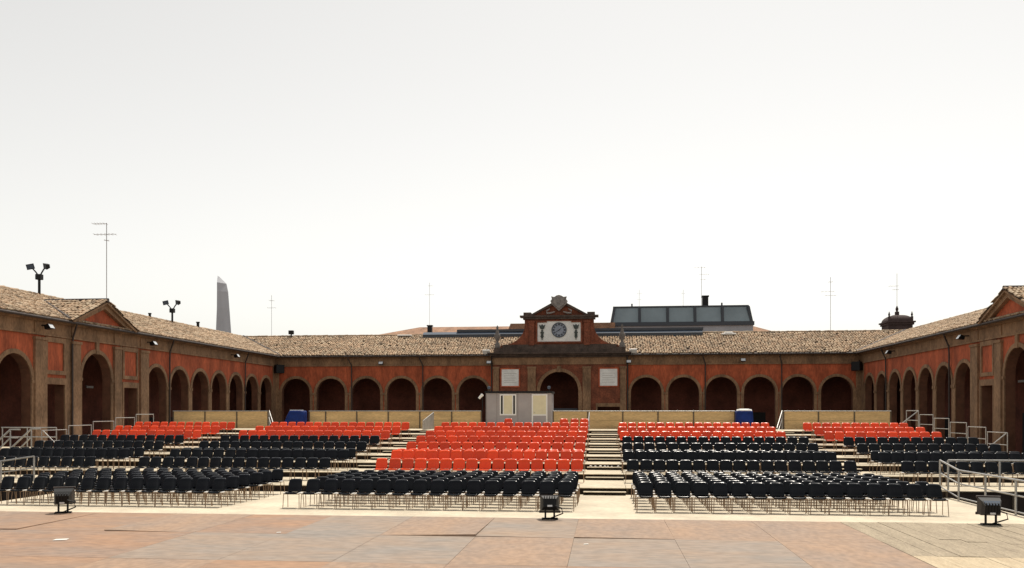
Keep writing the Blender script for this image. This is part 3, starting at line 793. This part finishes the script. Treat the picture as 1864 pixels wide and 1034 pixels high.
# ------------------------------------------------------------------ chairs
def shell_grid(prof, cols=7):
    """prof rows: (y, z, half width, edge shift y, edge shift z, normal yz) -> grid of points"""
    rows = []
    for (y, z, w, ey, ez) in prof:
        r = []
        for k in range(cols):
            u = -1 + 2 * k / (cols - 1)
            r.append(Vector((u * w, y + ey * u * u, z + ez * u * u)))
        rows.append(r)
    return rows
def shell(prof, th):
    rows = shell_grid(prof); nr = len(rows); nc = len(rows[0])
    def nrm(i, k):
        a = rows[min(i + 1, nr - 1)][k] - rows[max(i - 1, 0)][k]; b = rows[i][min(k + 1, nc - 1)] - rows[i][max(k - 1, 0)]
        return b.cross(a).normalized()
    front = [p for r in rows for p in r]
    back = [rows[i][k] + nrm(i, k) * th for i in range(nr) for k in range(nc)]
    cen = sum(front, Vector()) / len(front)
    V = front + back; F = []
    n = nr * nc
    for i in range(nr - 1):
        for k in range(nc - 1):
            q = (i * nc + k, i * nc + k + 1, i * nc + nc + k + 1, i * nc + nc + k)
            F.append(q); F.append(tuple(n + j for j in reversed(q)))
    edge = [k for k in range(nc)] + [i * nc + nc - 1 for i in range(1, nr)] + [(nr - 1) * nc + k for k in range(nc - 2, -1, -1)] + [i * nc for i in range(nr - 2, 0, -1)]
    # rounded rim: an extra loop pushed outwards
    mid = []
    for j in edge:
        m_ = (V[j] + V[n + j]) / 2; d = (m_ - cen); d = d - nrm(j // nc, j % nc) * d.dot(nrm(j // nc, j % nc)); d.normalize()
        mid.append(m_ + d * th * .5)
    b = len(V); V = V + mid
    m = len(edge)
    for i in range(m):
        j0, j1 = edge[i], edge[(i + 1) % m]
        F.append((j1, j0, b + i, b + (i + 1) % m)); F.append((n + j0, n + j1, b + (i + 1) % m, b + i))
    return V, F
back_prof = [(.170, .445, .182, -.055, .0), (.198, .50, .197, -.055, 0), (.218, .57, .196, -.05, 0), (.236, .65, .192, -.045, 0), (.250, .715, .184, -.04, 0), (.262, .750, .176, -.034, -.004), (.280, .772, .160, -.028, -.006), (.306, .778, .140, -.02, -.006)]
seat_prof = [(-.205, .395, .150, .02, .004), (-.200, .425, .172, .018, .006), (-.175, .442, .186, .012, .008), (-.05, .436, .192, 0, .016), (.08, .430, .190, 0, .02), (.15, .436, .180, -.02, .014)]
def chair_meshes(mp):
    bk = MB(); bk.mesh(*shell(back_prof, .026), True)
    st = MB(); st.mesh(*shell(seat_prof, -.024), True)
    legs = []
    for q in (-1, 1):
        legs.append(MB().tube([(q * .222, -.165, .405), (q * .236, -.195, 0)], .0098, 6))
        legs.append(MB().tube([(q * .222, .16, .405), (q * .236, .215, 0)], .0098, 6))
    fr = MB()
    for q in (-1, 1):
        fr.tube([(q * .222, -.17, .408), (q * .222, .165, .405)], .0105, 6)
        fr.tube([(q * .12, .15, .41), (q * .12, .225, .50)], .011, 5)
    fr.tube([(-.226, -.168, .400), (.226, -.168, .400)], .0105, 6); fr.tube([(-.222, .162, .402), (.222, .162, .402)], .0105, 6)
    lk = []
    for q in (-1, 1):
        x0, x1 = sorted((q * .192, q * .247)); lk.append(MB().box((x0, -.175, .415), (x1, .03, .440), .008))
    return bk, st, legs, fr, lk
def merged(parts):
    o = MB()
    for p in parts: o.mesh(p.v, p.f); o.s[-len(p.s):] = p.s
    return o
PROTO = {}
for key, mp in (('black', 'blackp'), ('red', 'redp')):
    bk, st, legs, fr, lk = chair_meshes(mp)
    PROTO[key] = dict(back=bk.data('backrest', M[mp]), seat=st.data('seat', M[mp]), legs=[l.data('leg', M['chrome']) for l in legs], frame=fr.data('seat_frame', M['chrome']),
                      link=[l.data('link_bracket', M['bracket']) for l in lk], far_frame=merged(legs + [fr]).data('frame', M['chrome']), far_link=merged(lk).data('link_bracket', M['bracket']))
RAW = chair_meshes('blackp')
def child(name, me, root):
    o = bpy.data.objects.new(name, me); col.objects.link(o); o.parent = root; return o
def chair_proto(key, near):
    P = PROTO[key]
    r_ = bpy.data.objects.new(f'{key}_chair', None); r_.empty_display_size = .1; col.objects.link(r_)
    child('backrest', P['back'], r_); child('seat', P['seat'], r_)
    if near:
        for l in P['legs']: child('leg', l, r_)
        child('seat_frame', P['frame'], r_)
        for l in P['link']: child('link_bracket', l, r_)
    else:
        child('frame', P['far_frame'], r_); child('link_bracket', P['far_link'], r_)
    r_['category'] = 'chair'
    return r_
used = {}
def place(key, near, x, y, z, label, group):
    k = (key, near)
    if k not in used:
        o = chair_proto(key, near); used[k] = o
    else:
        src = used[k]; o = src.copy(); col.objects.link(o)
        for ch in src.children:
            c = ch.copy(); col.objects.link(c); c.parent = o
    o.location = (x + random.uniform(-.006, .006), y + random.uniform(-.03, .03), z + .002)
    o.rotation_euler = (0, 0, R(random.gauss(0, 1.8) if random.random() > .04 else random.uniform(-9, 9)))
    if y > 30: o.scale = (1.06, 1, 1)
    o['label'] = label; o['group'] = group
    return o
ORD = ['first', 'second', 'third', 'fourth', 'fifth', 'sixth', 'seventh', 'eighth', 'ninth', 'tenth', 'eleventh', 'twelfth', 'thirteenth', 'fourteenth', 'fifteenth', 'sixteenth', 'seventeenth', 'eighteenth']
n_black = 0
# on the floor: three blocks of six rows
ROWN = ['front', 'second', 'third', 'fourth', 'fifth', 'rearmost']
for i in range(6):
    y = 24.1 + .775 * i
    for bn, x0, n, sp in (('centre', -8.72, 16, .512), ('right', 1.10, 16, .503), ('left', -17.55 + .0, 14, .50)):
        xo = {'left': .28 * (i > 0) * (i / 5), 'centre': 0, 'right': 0}[bn] + random.uniform(-.04, .04)
        for k in range(n):
            if bn == 'centre' and k == 0 and i > 0: continue
            if bn == 'right' and k == n - 1 and i > 1: continue
            if bn == 'right' and i == 0 and k < 0: continue
            place('black', True, x0 + xo + sp * k, y, 0, f"black chair, {ORD[n - 1 - k] if bn == 'left' else ORD[k - (1 if bn == 'centre' and i > 0 else 0)]} from {'right' if bn == 'left' else 'left'}, {ROWN[i]} row of the {bn} block on the floor", 'black chairs on the floor')
            n_black += 1
# on the tiers
stuff = MB(); stuff_f = MB(); stuff_l = MB()
TB = [('far left', -24.75, 13, 12, .462), ('left', -17.1, 16, 16, .462), ('centre', -8.05, 16, 16, .470), ('right', .95, 17, 17, .462), ('far right', 10.25, 12, 11, .455)]
TROW = [(31.05, 0), (33.35, 1), (34.45, 1), (36.05, 2), (38.05, 3), (40.05, 4), (42.05, 5), (44.05, 6)]
TN = ['lowest tier', 'second tier front row', 'second tier rear row', 'third tier', 'fourth tier', 'fifth tier', 'sixth tier', 'seventh tier']
far_black = []
for ri, (y, i) in enumerate(TROW):
    z = TIERS[i][3]
    for bn, x0, nb, nr, sp in TB:
        red = i >= 4 or bn == 'centre'
        n = nr if red else nb
        dx = random.uniform(-.05, .05)
        if bn == 'far left' and red: dx += .3
        if bn == 'right' and i >= 4: n = 16; dx -= .08
        if bn == 'far right' and red: dx -= .35
        if bn == 'left' and i in (0, 1) : dx += -.02
        for k in range(n):
            x = x0 + dx + sp * k
            lab = f"{'red' if red else 'black'} chair, {ORD[n - 1 - k] if bn == 'far left' else ORD[k]} from {'right' if bn == 'far left' else 'left'} in the {bn} block, {TN[ri]}"
            if red:
                place('red', False, x, y, z, lab, 'red chairs on the tiers')
            elif n_black < 300 and -.745 < x / y < .46:
                place('black', False, x, y, z, lab, 'black chairs on the tiers')
                n_black += 1
            else:
                far_black.append((x, y, z))
for k, x in enumerate((-5.05, -2.1, -1.55, -1.05)):
    place('red', False, x, 46.0, TIERS[7][3], ['lone red chair on the eighth tier in front of the grey cabin', 'red chair, first of three standing behind the centre block', 'red chair, middle of three standing behind the centre block', 'red chair, last of three standing behind the centre block by the aisle'][k], 'red chairs on the tiers')
bk, st, legs, fr, lk = RAW
me = MB(); idx = []
for (x, y, z) in far_black:
    a = R(random.uniform(-2, 2)); c, s = math.cos(a), math.sin(a)
    x += random.uniform(-.012, .012); y += random.uniform(-.03, .03)
    for pi, p in enumerate((bk, st, merged(legs + [fr]), merged(lk))):
        b = len(me.v)
        me.v += [(v[0] * 1.06 * c - v[1] * s + x, v[0] * 1.06 * s + v[1] * c + y, v[2] + z + .002) for v in p.v]
        me.f += [tuple(j + b for j in f) for f in p.f]; me.s += p.s
        idx += [0 if pi < 2 else pi - 1] * len(p.f)
d = me.data('black_chairs', M['blackp']); d.materials.append(M['chrome']); d.materials.append(M['bracket'])
d.polygons.foreach_set('material_index', idx)
o = bpy.data.objects.new('black_chairs', d); col.objects.link(o)
tag(o, 'remaining black chairs packed in rows on the second to fourth tiers', 'chairs', None, 'stuff')

# ------------------------------------------------------------------ plywood fence at the back of the platform
FY, FZ = 50.9, 1.70
def fence(xs, lab):
    f = thing('plywood_fence', lab, 'fence', (xs[0], FY, FZ), 0, 'yellow plywood fences behind the seats')
    for i in range(len(xs) - 1):
        a, b = xs[i] - xs[0], xs[i + 1] - xs[0]
        for z0, z1 in ((.0, .49), (.50, 1.0)):
            t = random.uniform(0, .012)
            MB().box((a + .035, -.01 - t, z0), (b - .035, .02 - t, z1)).build('board', M['fence'], f)
    for x in xs:
        MB().box((x - xs[0] - .035, -.05, 0), (x - xs[0] + .035, .05, 1.03)).build('post', M['fpost'], f)
    MB().box((0, -.035, 1.005), (xs[-1] - xs[0], .045, 1.045)).build('top_rail', M['fence'], f)
    MB().tube([(0, -.09, 1.03), (xs[-1] - xs[0], -.09, 1.03)], .022, 6).build('handrail', M['steel'], f)
fence([-26.0, -24.0, -22.0, -20.05], 'far left plywood fence section behind the red chairs')
fence([-17.5, -16.5, -14.6, -12.7, -10.8, -8.9, -7.15], 'plywood fence section between the left blue cover and grey cabin')
fence([-2.95, -.95, 1.05, 3.05, 5.05, 7.35], 'plywood fence section between grey cabin and white-topped blue cover')
fence([10.05, 11.95, 13.9, 15.85], 'far right plywood fence section behind the red chairs')

# ------------------------------------------------------------------ control cabin
cb = thing('control_cabin', 'grey prefabricated control cabin with cream blind and white door frame', 'cabin', (-5.0, 51.2, 1.70))
W2 = 1.93
mb = MB(); mb.box((-W2, 0, 0), (W2, 2.2, 2.08)); mb.build('body', M['cabin'], cb)
mb = MB(); mb.box((-W2 - .06, -.08, 2.08), (W2 + .06, 2.28, 2.20)); mb.build('roof', M['black'], cb)
for k in range(4):
    x = -W2 + .02 + k * .62
    if k != 2: MB().box((x, -.012, .02), (x + .025, .0, 2.07)).build('panel_joint', M['screen'], cb)
wf = MB()
for a, b in (((-1.1, .78), (-.13, .86)), ((-1.1, 1.94), (-.13, 2.02)), ((-1.1, .86), (-1.03, 1.94)), ((-.20, .86), (-.13, 1.94)), ((-.92, .86), (-.86, 1.94)), ((-.37, .86), (-.31, 1.94))):
    wf.box((a[0], -.05, a[1]), (b[0], .0, b[1]))
wo_ = wf.build('window_frame', M['white'], cb)
MB().box((-.86, -.03, .86), (-.37, -.005, 1.94)).build('blind', M['cream'], wo_)
for a, b in ((-1.03, -.92), (-.31, -.20)):
    MB().box((a, -.02, .86), (b, -.003, 1.94)).build('dark_pane', M['dark'], wo_)
df = MB()
for a, b in (((.78, .05), (.86, 2.02)), ((1.62, .05), (1.70, 2.02)), ((.86, 1.94), (1.62, 2.02)), ((.86, .76), (1.62, .84))):
    df.box((a[0], -.05, a[1]), (b[0], .0, b[1]))
do_ = df.build('door_frame', M['white'], cb)
MB().box((.86, -.03, .84), (1.62, -.005, 1.94)).build('door_blind', M['cream'], do_)
MB().box((.86, -.03, .06), (1.62, -.005, .76)).build('door_panel', M['cabin'], do_)
MB().tube([(.90, -.07, .95), (.98, -.07, .95)], .015, 6).build('handle', M['steel'], do_)
for x, y, z, lb in ((-6.75, 51.35, 3.9, 'small round lamp on the left end of the cabin roof'), (-3.22, 51.35, 3.9, 'small round lamp on the right end of the cabin roof')):
    a = thing('cabin_lamp', lb, 'lamp', (x, y, z))
    MB().tube([(0, 0, 0), (0, 0, .16)], .03, 6).build('stem', M['black'], a)
    MB().tube([(0, -.12, .2), (0, -.08, .2), (0, .05, .2), (0, .10, .2)], [.09, .10, .08, .04], 10).build('lamp_head', M['zinc'], a)
a = thing('side_spotlight', 'small white spotlight sticking out left of the cabin', 'spotlight', (-7.1, 51.0, 2.72))
MB().tube([(0, 0, 0), (0, 0, .75)], .03, 6).build('pole', M['black'], a)
MB().tube([(-.2, -.05, .75), (.02, -.05, .98)], [.07, .09], 8).build('lamp_head', M['white'], a)

# blue covered boxes
def blue_cover(x, lab, top, slant):
    a = thing('blue_cover', lab, 'tarpaulin', (x, 50.6, 1.70))
    mb = MB(); w = .48; H = 1.06
    N = 20
    rings = []
    for j, (f, z) in enumerate(((1.02, 0), (1.0, .35), (.99, .7), (.97, .95), (.92, 1.03), (.78, H))):
        rg = []
        for k in range(N):
            an = 2 * PI * k / N
            cx = math.copysign(abs(math.cos(an)) ** .45, math.cos(an)); cy = math.copysign(abs(math.sin(an)) ** .45, math.sin(an))
            wob = 1 + .025 * math.sin(5 * an + j * 1.7)
            px = cx * w * f * wob
            if slant and px < 0: px -= slant * (1 - z / H) - slant * .0
            rg.append((px, cy * .42 * f * wob, z))
        rings.append(rg)
    V = [p for r in rings for p in r]
    F = [(j * N + k, j * N + (k + 1) % N, j * N + N + (k + 1) % N, j * N + N + k) for j in range(5) for k in range(N)]
    mb.mesh(V, F, True)
    if not top: mb.face(rings[-1])
    mb.build('cover', M['blue'], a)
    if top:
        mb = MB(); r2 = [(p[0] * 1.12, p[1] * 1.12, H - .02) for p in rings[-1]]; r3 = [(p[0] * 1.05, p[1] * 1.05, H + .06) for p in rings[-1]]; r4 = [(p[0] * .6, p[1] * .6, H + .10) for p in rings[-1]]
        mb.mesh(r2 + r3 + r4, [(j * N + k, j * N + (k + 1) % N, j * N + N + (k + 1) % N, j * N + N + k) for j in range(2) for k in range(N)], True); mb.face(r4); mb.face(r2)
        mb.build('white_top', M['white'], a)
    else:
        MB().tube([(-.42, -.2, H + .012), (.4, -.2, H + .012)], .03, 6).build('rope_edge', M['lens'], a)
    mb = MB(); mb.tube([(w * 1.03 * math.cos(2 * PI * k / 16) - (slant * .5 if math.cos(2 * PI * k / 16) < 0 else 0), .44 * math.sin(2 * PI * k / 16) * 1.03, .42) for k in range(17)], .012, 5, False); mb.build('strap', M['iron'], a)
blue_cover(-18.1, 'blue tarpaulin cover with a slanting left side behind the red chairs', False, .42)
blue_cover(7.82, 'blue drum-shaped cover with a white top at the fence end', True, 0)

# grey mesh guards beside the stairs, and diagonal rails
def guard(x, lab, sgn):
    a = thing('stair_guard', lab, 'guard panel', (x, 47.2, 1.55), 0, 'grey mesh guards at the aisle heads')
    MB().prism([(0, 0), (3.0, .16), (3.0, 1.08), (0, .62)], -.02, .02, axis=0).build('mesh_panel', M['screen'], a)
    MB().tube([(0, 0, .64), (0, 3.0, 1.10)], .025, 6).build('rail', M['steel'], a)
    for y, z0, z1 in ((0, -.02, .62), (3.0, .15, 1.08)): MB().tube([(0, y, z0), (0, y, z1)], .025, 6).build('post', M['steel'], a)
guard(-9.85, 'grey mesh guard sloping beside the left aisle in front of the fence', 1)
guard(-.85, 'grey mesh guard at the head of the centre aisle beside the cabin', 1)
for x, lb in ((-19.95, 'slanting steel handrail at the opening past the far left fence'), (9.95, 'slanting steel handrail at the opening before the far right fence')):
    a = thing('stair_handrail', lb, 'handrail', (x, 50.8, 1.55), 0)
    q = 1 if x < 0 else -1
    MB().tube([(0, 0, 1.2), (q * .85 if x < 0 else -.55, -1.4, .25)], .03, 6).build('rail', M['steel'], a)
    MB().tube([(0, 0, .15), (0, 0, 1.2)], .03, 6).build('post', M['steel'], a)
    MB().tube([(.0, -.05, .8), (q * .75 if x < 0 else -.48, -1.4, -.1 + .16)], .025, 6).build('lower_rail', M['steel'], a)

# ------------------------------------------------------------------ railings
def railing(pts, hts, lab, post_r=.03, rails=(1.0, .5), name='steel_railing', cat='railing', kick=False, grp='steel railings round the seating'):
    """pts: list of (x,y,z) bases; hts: height"""
    a = thing(name, lab, cat, pts[0], 0, grp)
    o = Vector(pts[0])
    P = [Vector(p) - o for p in pts]
    for p in P: MB().tube([p, p + Vector((0, 0, hts))], post_r, 6).build('post', M['steel'], a)
    for f in rails:
        MB().tube([p + Vector((0, 0, hts * f)) for p in P], post_r * (.95 if f == 1 else .75), 6).build('rail', M['steel'], a)
    return a
railing([(10.75, 29.6, .22), (10.75, 28.1, 0), (10.75, 26.2, 0), (10.75, 24.35, 0), (10.75, 22.4, 0)], .93, 'steel handrail with thick posts running down the right edge of the floor', .030, (1.0, .56, .10))
railing([(10.8, 29.06, .24), (12.35, 29.06, .24), (14.6, 29.06, .24), (16.1, 29.06, .24)], .94, 'level steel railing in front of the far right block', .032, (1.0,))
railing([(-20.0, 29.06, .24), (-21.25, 29.06, .06), (-23.0, 29.06, -.20), (-24.7, 29.06, -.45)], .90, 'sloping steel handrail in front of the far left block', .032, (1.0, .55))
LX, RX = -25.15, 16.05
for side, x in (('left', LX), ('right', RX)):
    for i in (3, 4, 5, 6, 7):
        nm, y0, y1, z = TIERS[i]
        y1 = y1 - .08
        a = railing([(x, y0 + .08, z), (x, y1, z)], 1.02, f'steel guard rail at the outer {side} end of the {nm} tier', .021, (1.0, .52))
        if i == 3:
            MB().tube([(0, .1, 1.0), (0.9 if side == 'left' else -1.0, .1, .15)], .022, 6).build('brace', M['steel'], a)
a = railing([(RX, 47.1, 1.70), (RX, 48.9, 1.70)], 1.05, 'steel guard rail at the outer right end of the topmost tier', .026, (1.0, .52))
MB().tube([(0, 0, 1.05), (-1.3, 0, .0)], .026, 6).build('brace', M['steel'], a)
# landing and stairs on the far left
st = thing('side_stairs', 'metal side stairs with bright handrails at the far left edge', 'stairs', (-25.4, 36.1, GZ))
def smb(): return MB(lambda x, y, z: Vector((x, y, z)) - st.location)
smb().box((-28.2, 36.9, .98), (-25.4, 38.6, 1.06)).build('landing', M['deck'], st)
for k in range(6):
    smb().box((-25.75 - .30 * k, 35.4, .78 - .21 * k), (-25.42 - .30 * k, 36.8, .82 - .21 * k)).build('tread', M['deck'], st)
for y in (35.4, 36.8):
    smb().tube([(-25.0, y, 1.94), (-25.45, y, 1.94), (-27.4, y, .22)], .04, 6).build('handrail', M['steel'], st)
    smb().tube([(-25.1, y, 1.58), (-25.45, y, 1.58), (-27.2, y, -.05)], .032, 6).build('mid_rail', M['steel'], st)
    for x, z in ((-25.45, 1.94), (-27.2, .4)): smb().tube([(x, y, z - 1.1), (x, y, z)], .03, 6).build('post', M['steel'], st)
for z in (1.96, 1.52): smb().tube([(-25.45, 38.6, z), (-28.2, 38.6, z)], .03, 6).build('landing_rail', M['steel'], st)
for x in (-25.45, -26.9, -28.15): smb().tube([(x, 38.6, 1.05), (x, 38.6, 1.96)], .028, 6).build('post', M['steel'], st)
for x in (-27.9, -26.6, -25.6): smb().tube([(x, 38.4, GZ), (x, 38.4, .98)], .04, 6).build('support', M['steel'], st)
railing([(17.3, 36.2, .84), (18.9, 36.2, .84), (20.4, 36.2, .84)], 1.0, 'steel landing railing at the far right edge of the picture', .028, (1.0, .72, .35))
mb = MB(); mb.box((16.25, 35.0, .76), (20.5, 36.6, .84)); o = mb.build('stair_landing', M['deck']); tag(o, 'small pale landing beside the far right block', 'landing')

# ------------------------------------------------------------------ stage in front
SZ, SY = 1.14, 13.1
sg = thing('stage', 'worn stage floor of brown and grey panels in the foreground', 'stage', (0, SY, GZ))
def sm(): return MB(lambda x, y, z: Vector((x, y, z)) - sg.location)
mb = sm(); mb.box((-14.2, -4, SZ - .20), (10.5, SY - .02, SZ - .026)); mb.build('substructure', M['riser'], sg)
mb = sm(); mb.box((-14.1, -3.9, GZ), (10.4, SY - .3, SZ - .21)); mb.build('skirt', M['black'], sg)
pat = {(0, 0): 1, (0, 1): 2, (0, -1): 3, (-1, 0): 2, (-1, 1): 1, (-1, -1): 1, (-2, 0): 1, (-2, 1): 2, (-2, -1): 3, (-3, 0): 2, (-3, 1): 2, (-4, 0): 3, (-4, 1): 2, (1, 0): 1, (1, 1): 2, (2, 0): 1, (2, 1): 1, (2, 2): 3}
PW, PL = 1.25, 2.02
for j in range(6):
    for i in range(-11, 3):
        x0 = -.38 + PW * i; y1 = SY - PL * j; y0 = y1 - PL
        if j % 2: pass
        k = pat.get((i, j), random.choice((0, 0, 1, 2, 3, 1)))
        t = [random.uniform(-.001, .0015) for _ in range(4)]
        g_ = .0018
        V = [(x0 + g_, y0 + g_, SZ - .022), (x0 + PW - g_, y0 + g_, SZ - .022), (x0 + PW - g_, y1 - g_, SZ - .022), (x0 + g_, y1 - g_, SZ - .022)]
        T = [(v[0], v[1], SZ + t[q]) for q, v in enumerate(V)]
        # slightly lifted near edges on a few warped sheets
        for q, dz in {(-2, 0): ((1, .030),), (0, 0): ((0, .014), (1, .006)), (-1, 0): ((0, .010),), (-5, 0): ((0, .018),), (-7, 0): ((1, .014),), (-8, 1): ((0, .008),)}.get((i, j), ()):
            T[q] = (T[q][0], T[q][1], SZ + dz)
        mb = sm(); mb.mesh(V + T, [(3, 2, 1, 0), (4, 5, 6, 7), (0, 1, 5, 4), (1, 2, 6, 5), (2, 3, 7, 6), (3, 0, 4, 7)])
        mb.build('panel', PANEL[k], sg)
x = 3.375
while x < 10.4:
    w_ = random.choice((.22, .24, .26))
    y = SY
    while y > -3:
        l_ = random.uniform(1.2, 3.8)
        if y > 10.11 and y - l_ < 10.5: l_ = y - 10.1
        near = y < 10.2
        dz = random.uniform(-.004, .005)
        mb = sm(); mb.box((x + .003, y - l_ + .003, SZ - .024 + dz), (x + w_ - .003, y - .003, SZ + dz)); mb.build('plank', M['plank2'] if (near and x < 8.5) else M['plank'], sg)
        y -= l_
    x += w_
# stage floodlights
def stage_lamp(x, rz, tilt, lab, cable=True, w=.36, glass=False):
    a = thing('stage_floodlight', lab, 'floodlight', (x, SY - .16, SZ + .012), rz, 'floodlights on the stage edge')
    Mx = Matrix.Translation((0, 0, .235)) @ Matrix.Rotation(R(tilt), 4, 'X')
    h_ = w / 2
    mb = MB(lambda p, q, r: Mx @ Vector((p, q, r)))
    V = [(-h_, .13, -.12), (h_, .13, -.12), (h_, .13, .12), (-h_, .13, .12), (-h_ + .02, -.02, -.11), (h_ - .02, -.02, -.11), (h_ - .02, -.02, .10), (-h_ + .02, -.02, .10), (-h_ + .05, -.10, -.07), (h_ - .05, -.10, -.07), (h_ - .05, -.10, .05), (-h_ + .05, -.10, .05)]
    F = [(0, 3, 2, 1), (8, 9, 10, 11)]
    for b in (0, 4):
        for i in range(4): F.append((b + i, b + (i + 1) % 4, b + 4 + (i + 1) % 4, b + 4 + i))
    mb.mesh(V, F); hd = mb.build('housing', M['black'], a)
    mb = MB(lambda p, q, r: Mx @ Vector((p, q, r)))
    for q in range(5): mb.box((-h_ + .06 + q * (w - .14) / 4, -.115, -.06), (-h_ + .072 + q * (w - .14) / 4, -.04, .085))
    mb.build('cooling_fin', M['black'], hd)
    mb = MB(lambda p, q, r: Mx @ Vector((p, q, r))); mb.box((-h_ - .012, .125, .10), (h_ + .012, .15, .135)); mb.box((-h_ - .012, .125, -.135), (h_ + .012, .15, -.10)); mb.build('front_frame', M['iron'], hd)
    mb = MB(lambda p, q, r: Mx @ Vector((p, q, r))); mb.box((-.035, -.12, -.07), (.035, -.10, -.045)); mb.build('terminal_box', M['lens'], hd)
    if glass:
        mb = MB(lambda p, q, r: Mx @ Vector((p, q, r))); mb.face([(-h_ + .06, -.098, .052), (h_ - .06, -.098, .052), (h_ - .04, -.03, .098), (-h_ + .04, -.03, .098)]); mb.v = [(v[0], v[1] - .004, v[2] + .006) for v in mb.v]; mb.build('top_plate', M['zinc'], hd)
    mb = MB()
    for q in (-1, 1):
        mb.tube([(q * .065, 0, .22), (q * .065, 0, .0)], .016, 6)
    mb.tube([(-.11, -.06, .0), (-.11, .06, .0)], .012, 5); mb.tube([(.11, -.06, .0), (.11, .06, .0)], .012, 5); mb.tube([(-.11, 0, .004), (.11, 0, .004)], .014, 5)
    mb.build('stand', M['black'], a)
    if cable:
        MB().tube([(.08, -.12, .2), (.17, -.12, .17), (.19, -.10, .09), (.10, -.06, .05), (.0, -.04, .012), (.12, -.03, .004)], .011, 6).build('cable', M['black'], a)
stage_lamp(-8.42, R(24), 10, 'black stage floodlight at the left end of the stage edge', True, .29)
stage_lamp(-.80, R(4), -12, 'black stage floodlight with looped cable at the middle of the edge', True, .29)
stage_lamp(5.38, R(-8), 8, 'black stage floodlight with a shiny top at the right end', True, .29, True)
for x, y, rz, lb in ((-6.7, 10.25, .3, 'white paper scrap lying on the stage left of the middle'), (-.22, 10.55, .1, 'tiny white scrap on the stage below the centre floodlight'), (-4.25, 11.15, .2, 'tiny white scrap near a grey stage panel')):
    mb = MB(); s = .085 if x < -6 else .03
    k_ = s * .5; mb.mesh([(-s, -k_, 0), (s * .9, -k_, .002), (s, k_, .005), (-s * .8, k_ * 1.2, .002)], [(0, 1, 2, 3)]); mb.mesh([(-s, -k_, -.002), (s * .9, -k_, 0), (s, k_, .003), (-s * .8, k_ * 1.2, 0)], [(3, 2, 1, 0)])
    o = mb.build('paper_scrap', M['paper']); o.location = (x, y, SZ + .006); o.rotation_euler = (0, 0, rz); tag(o, lb, 'paper')

# crumpled scraps left on a step of the centre aisle
for k in range(7):
    x = -.52 + .17 * k + random.uniform(-.05, .05); r = random.uniform(.035, .06)
    mb = MB(); n = 7; rings = []
    for z, f in ((0, .8), (.4, 1.05), (.8, .8), (1.1, .35)):
        rings.append([(r * f * random.uniform(.75, 1.25) * math.cos(2 * PI * q / n), r * f * random.uniform(.75, 1.25) * math.sin(2 * PI * q / n), r * z * random.uniform(.9, 1.1)) for q in range(n)])
    V = [p for g_ in rings for p in g_]
    mb.mesh(V, [(j * n + q, j * n + (q + 1) % n, j * n + n + (q + 1) % n, j * n + n + q) for j in range(3) for q in range(n)]); mb.face(rings[-1]); mb.face(rings[0][::-1])
    o = mb.build('crumpled_scrap', M['paper']); o.location = (x, 34.83, .531); tag(o, f'crumpled pale scrap, {ORD[k]} from left in the line on the centre aisle step', 'litter', 'crumpled scraps on the aisle step')
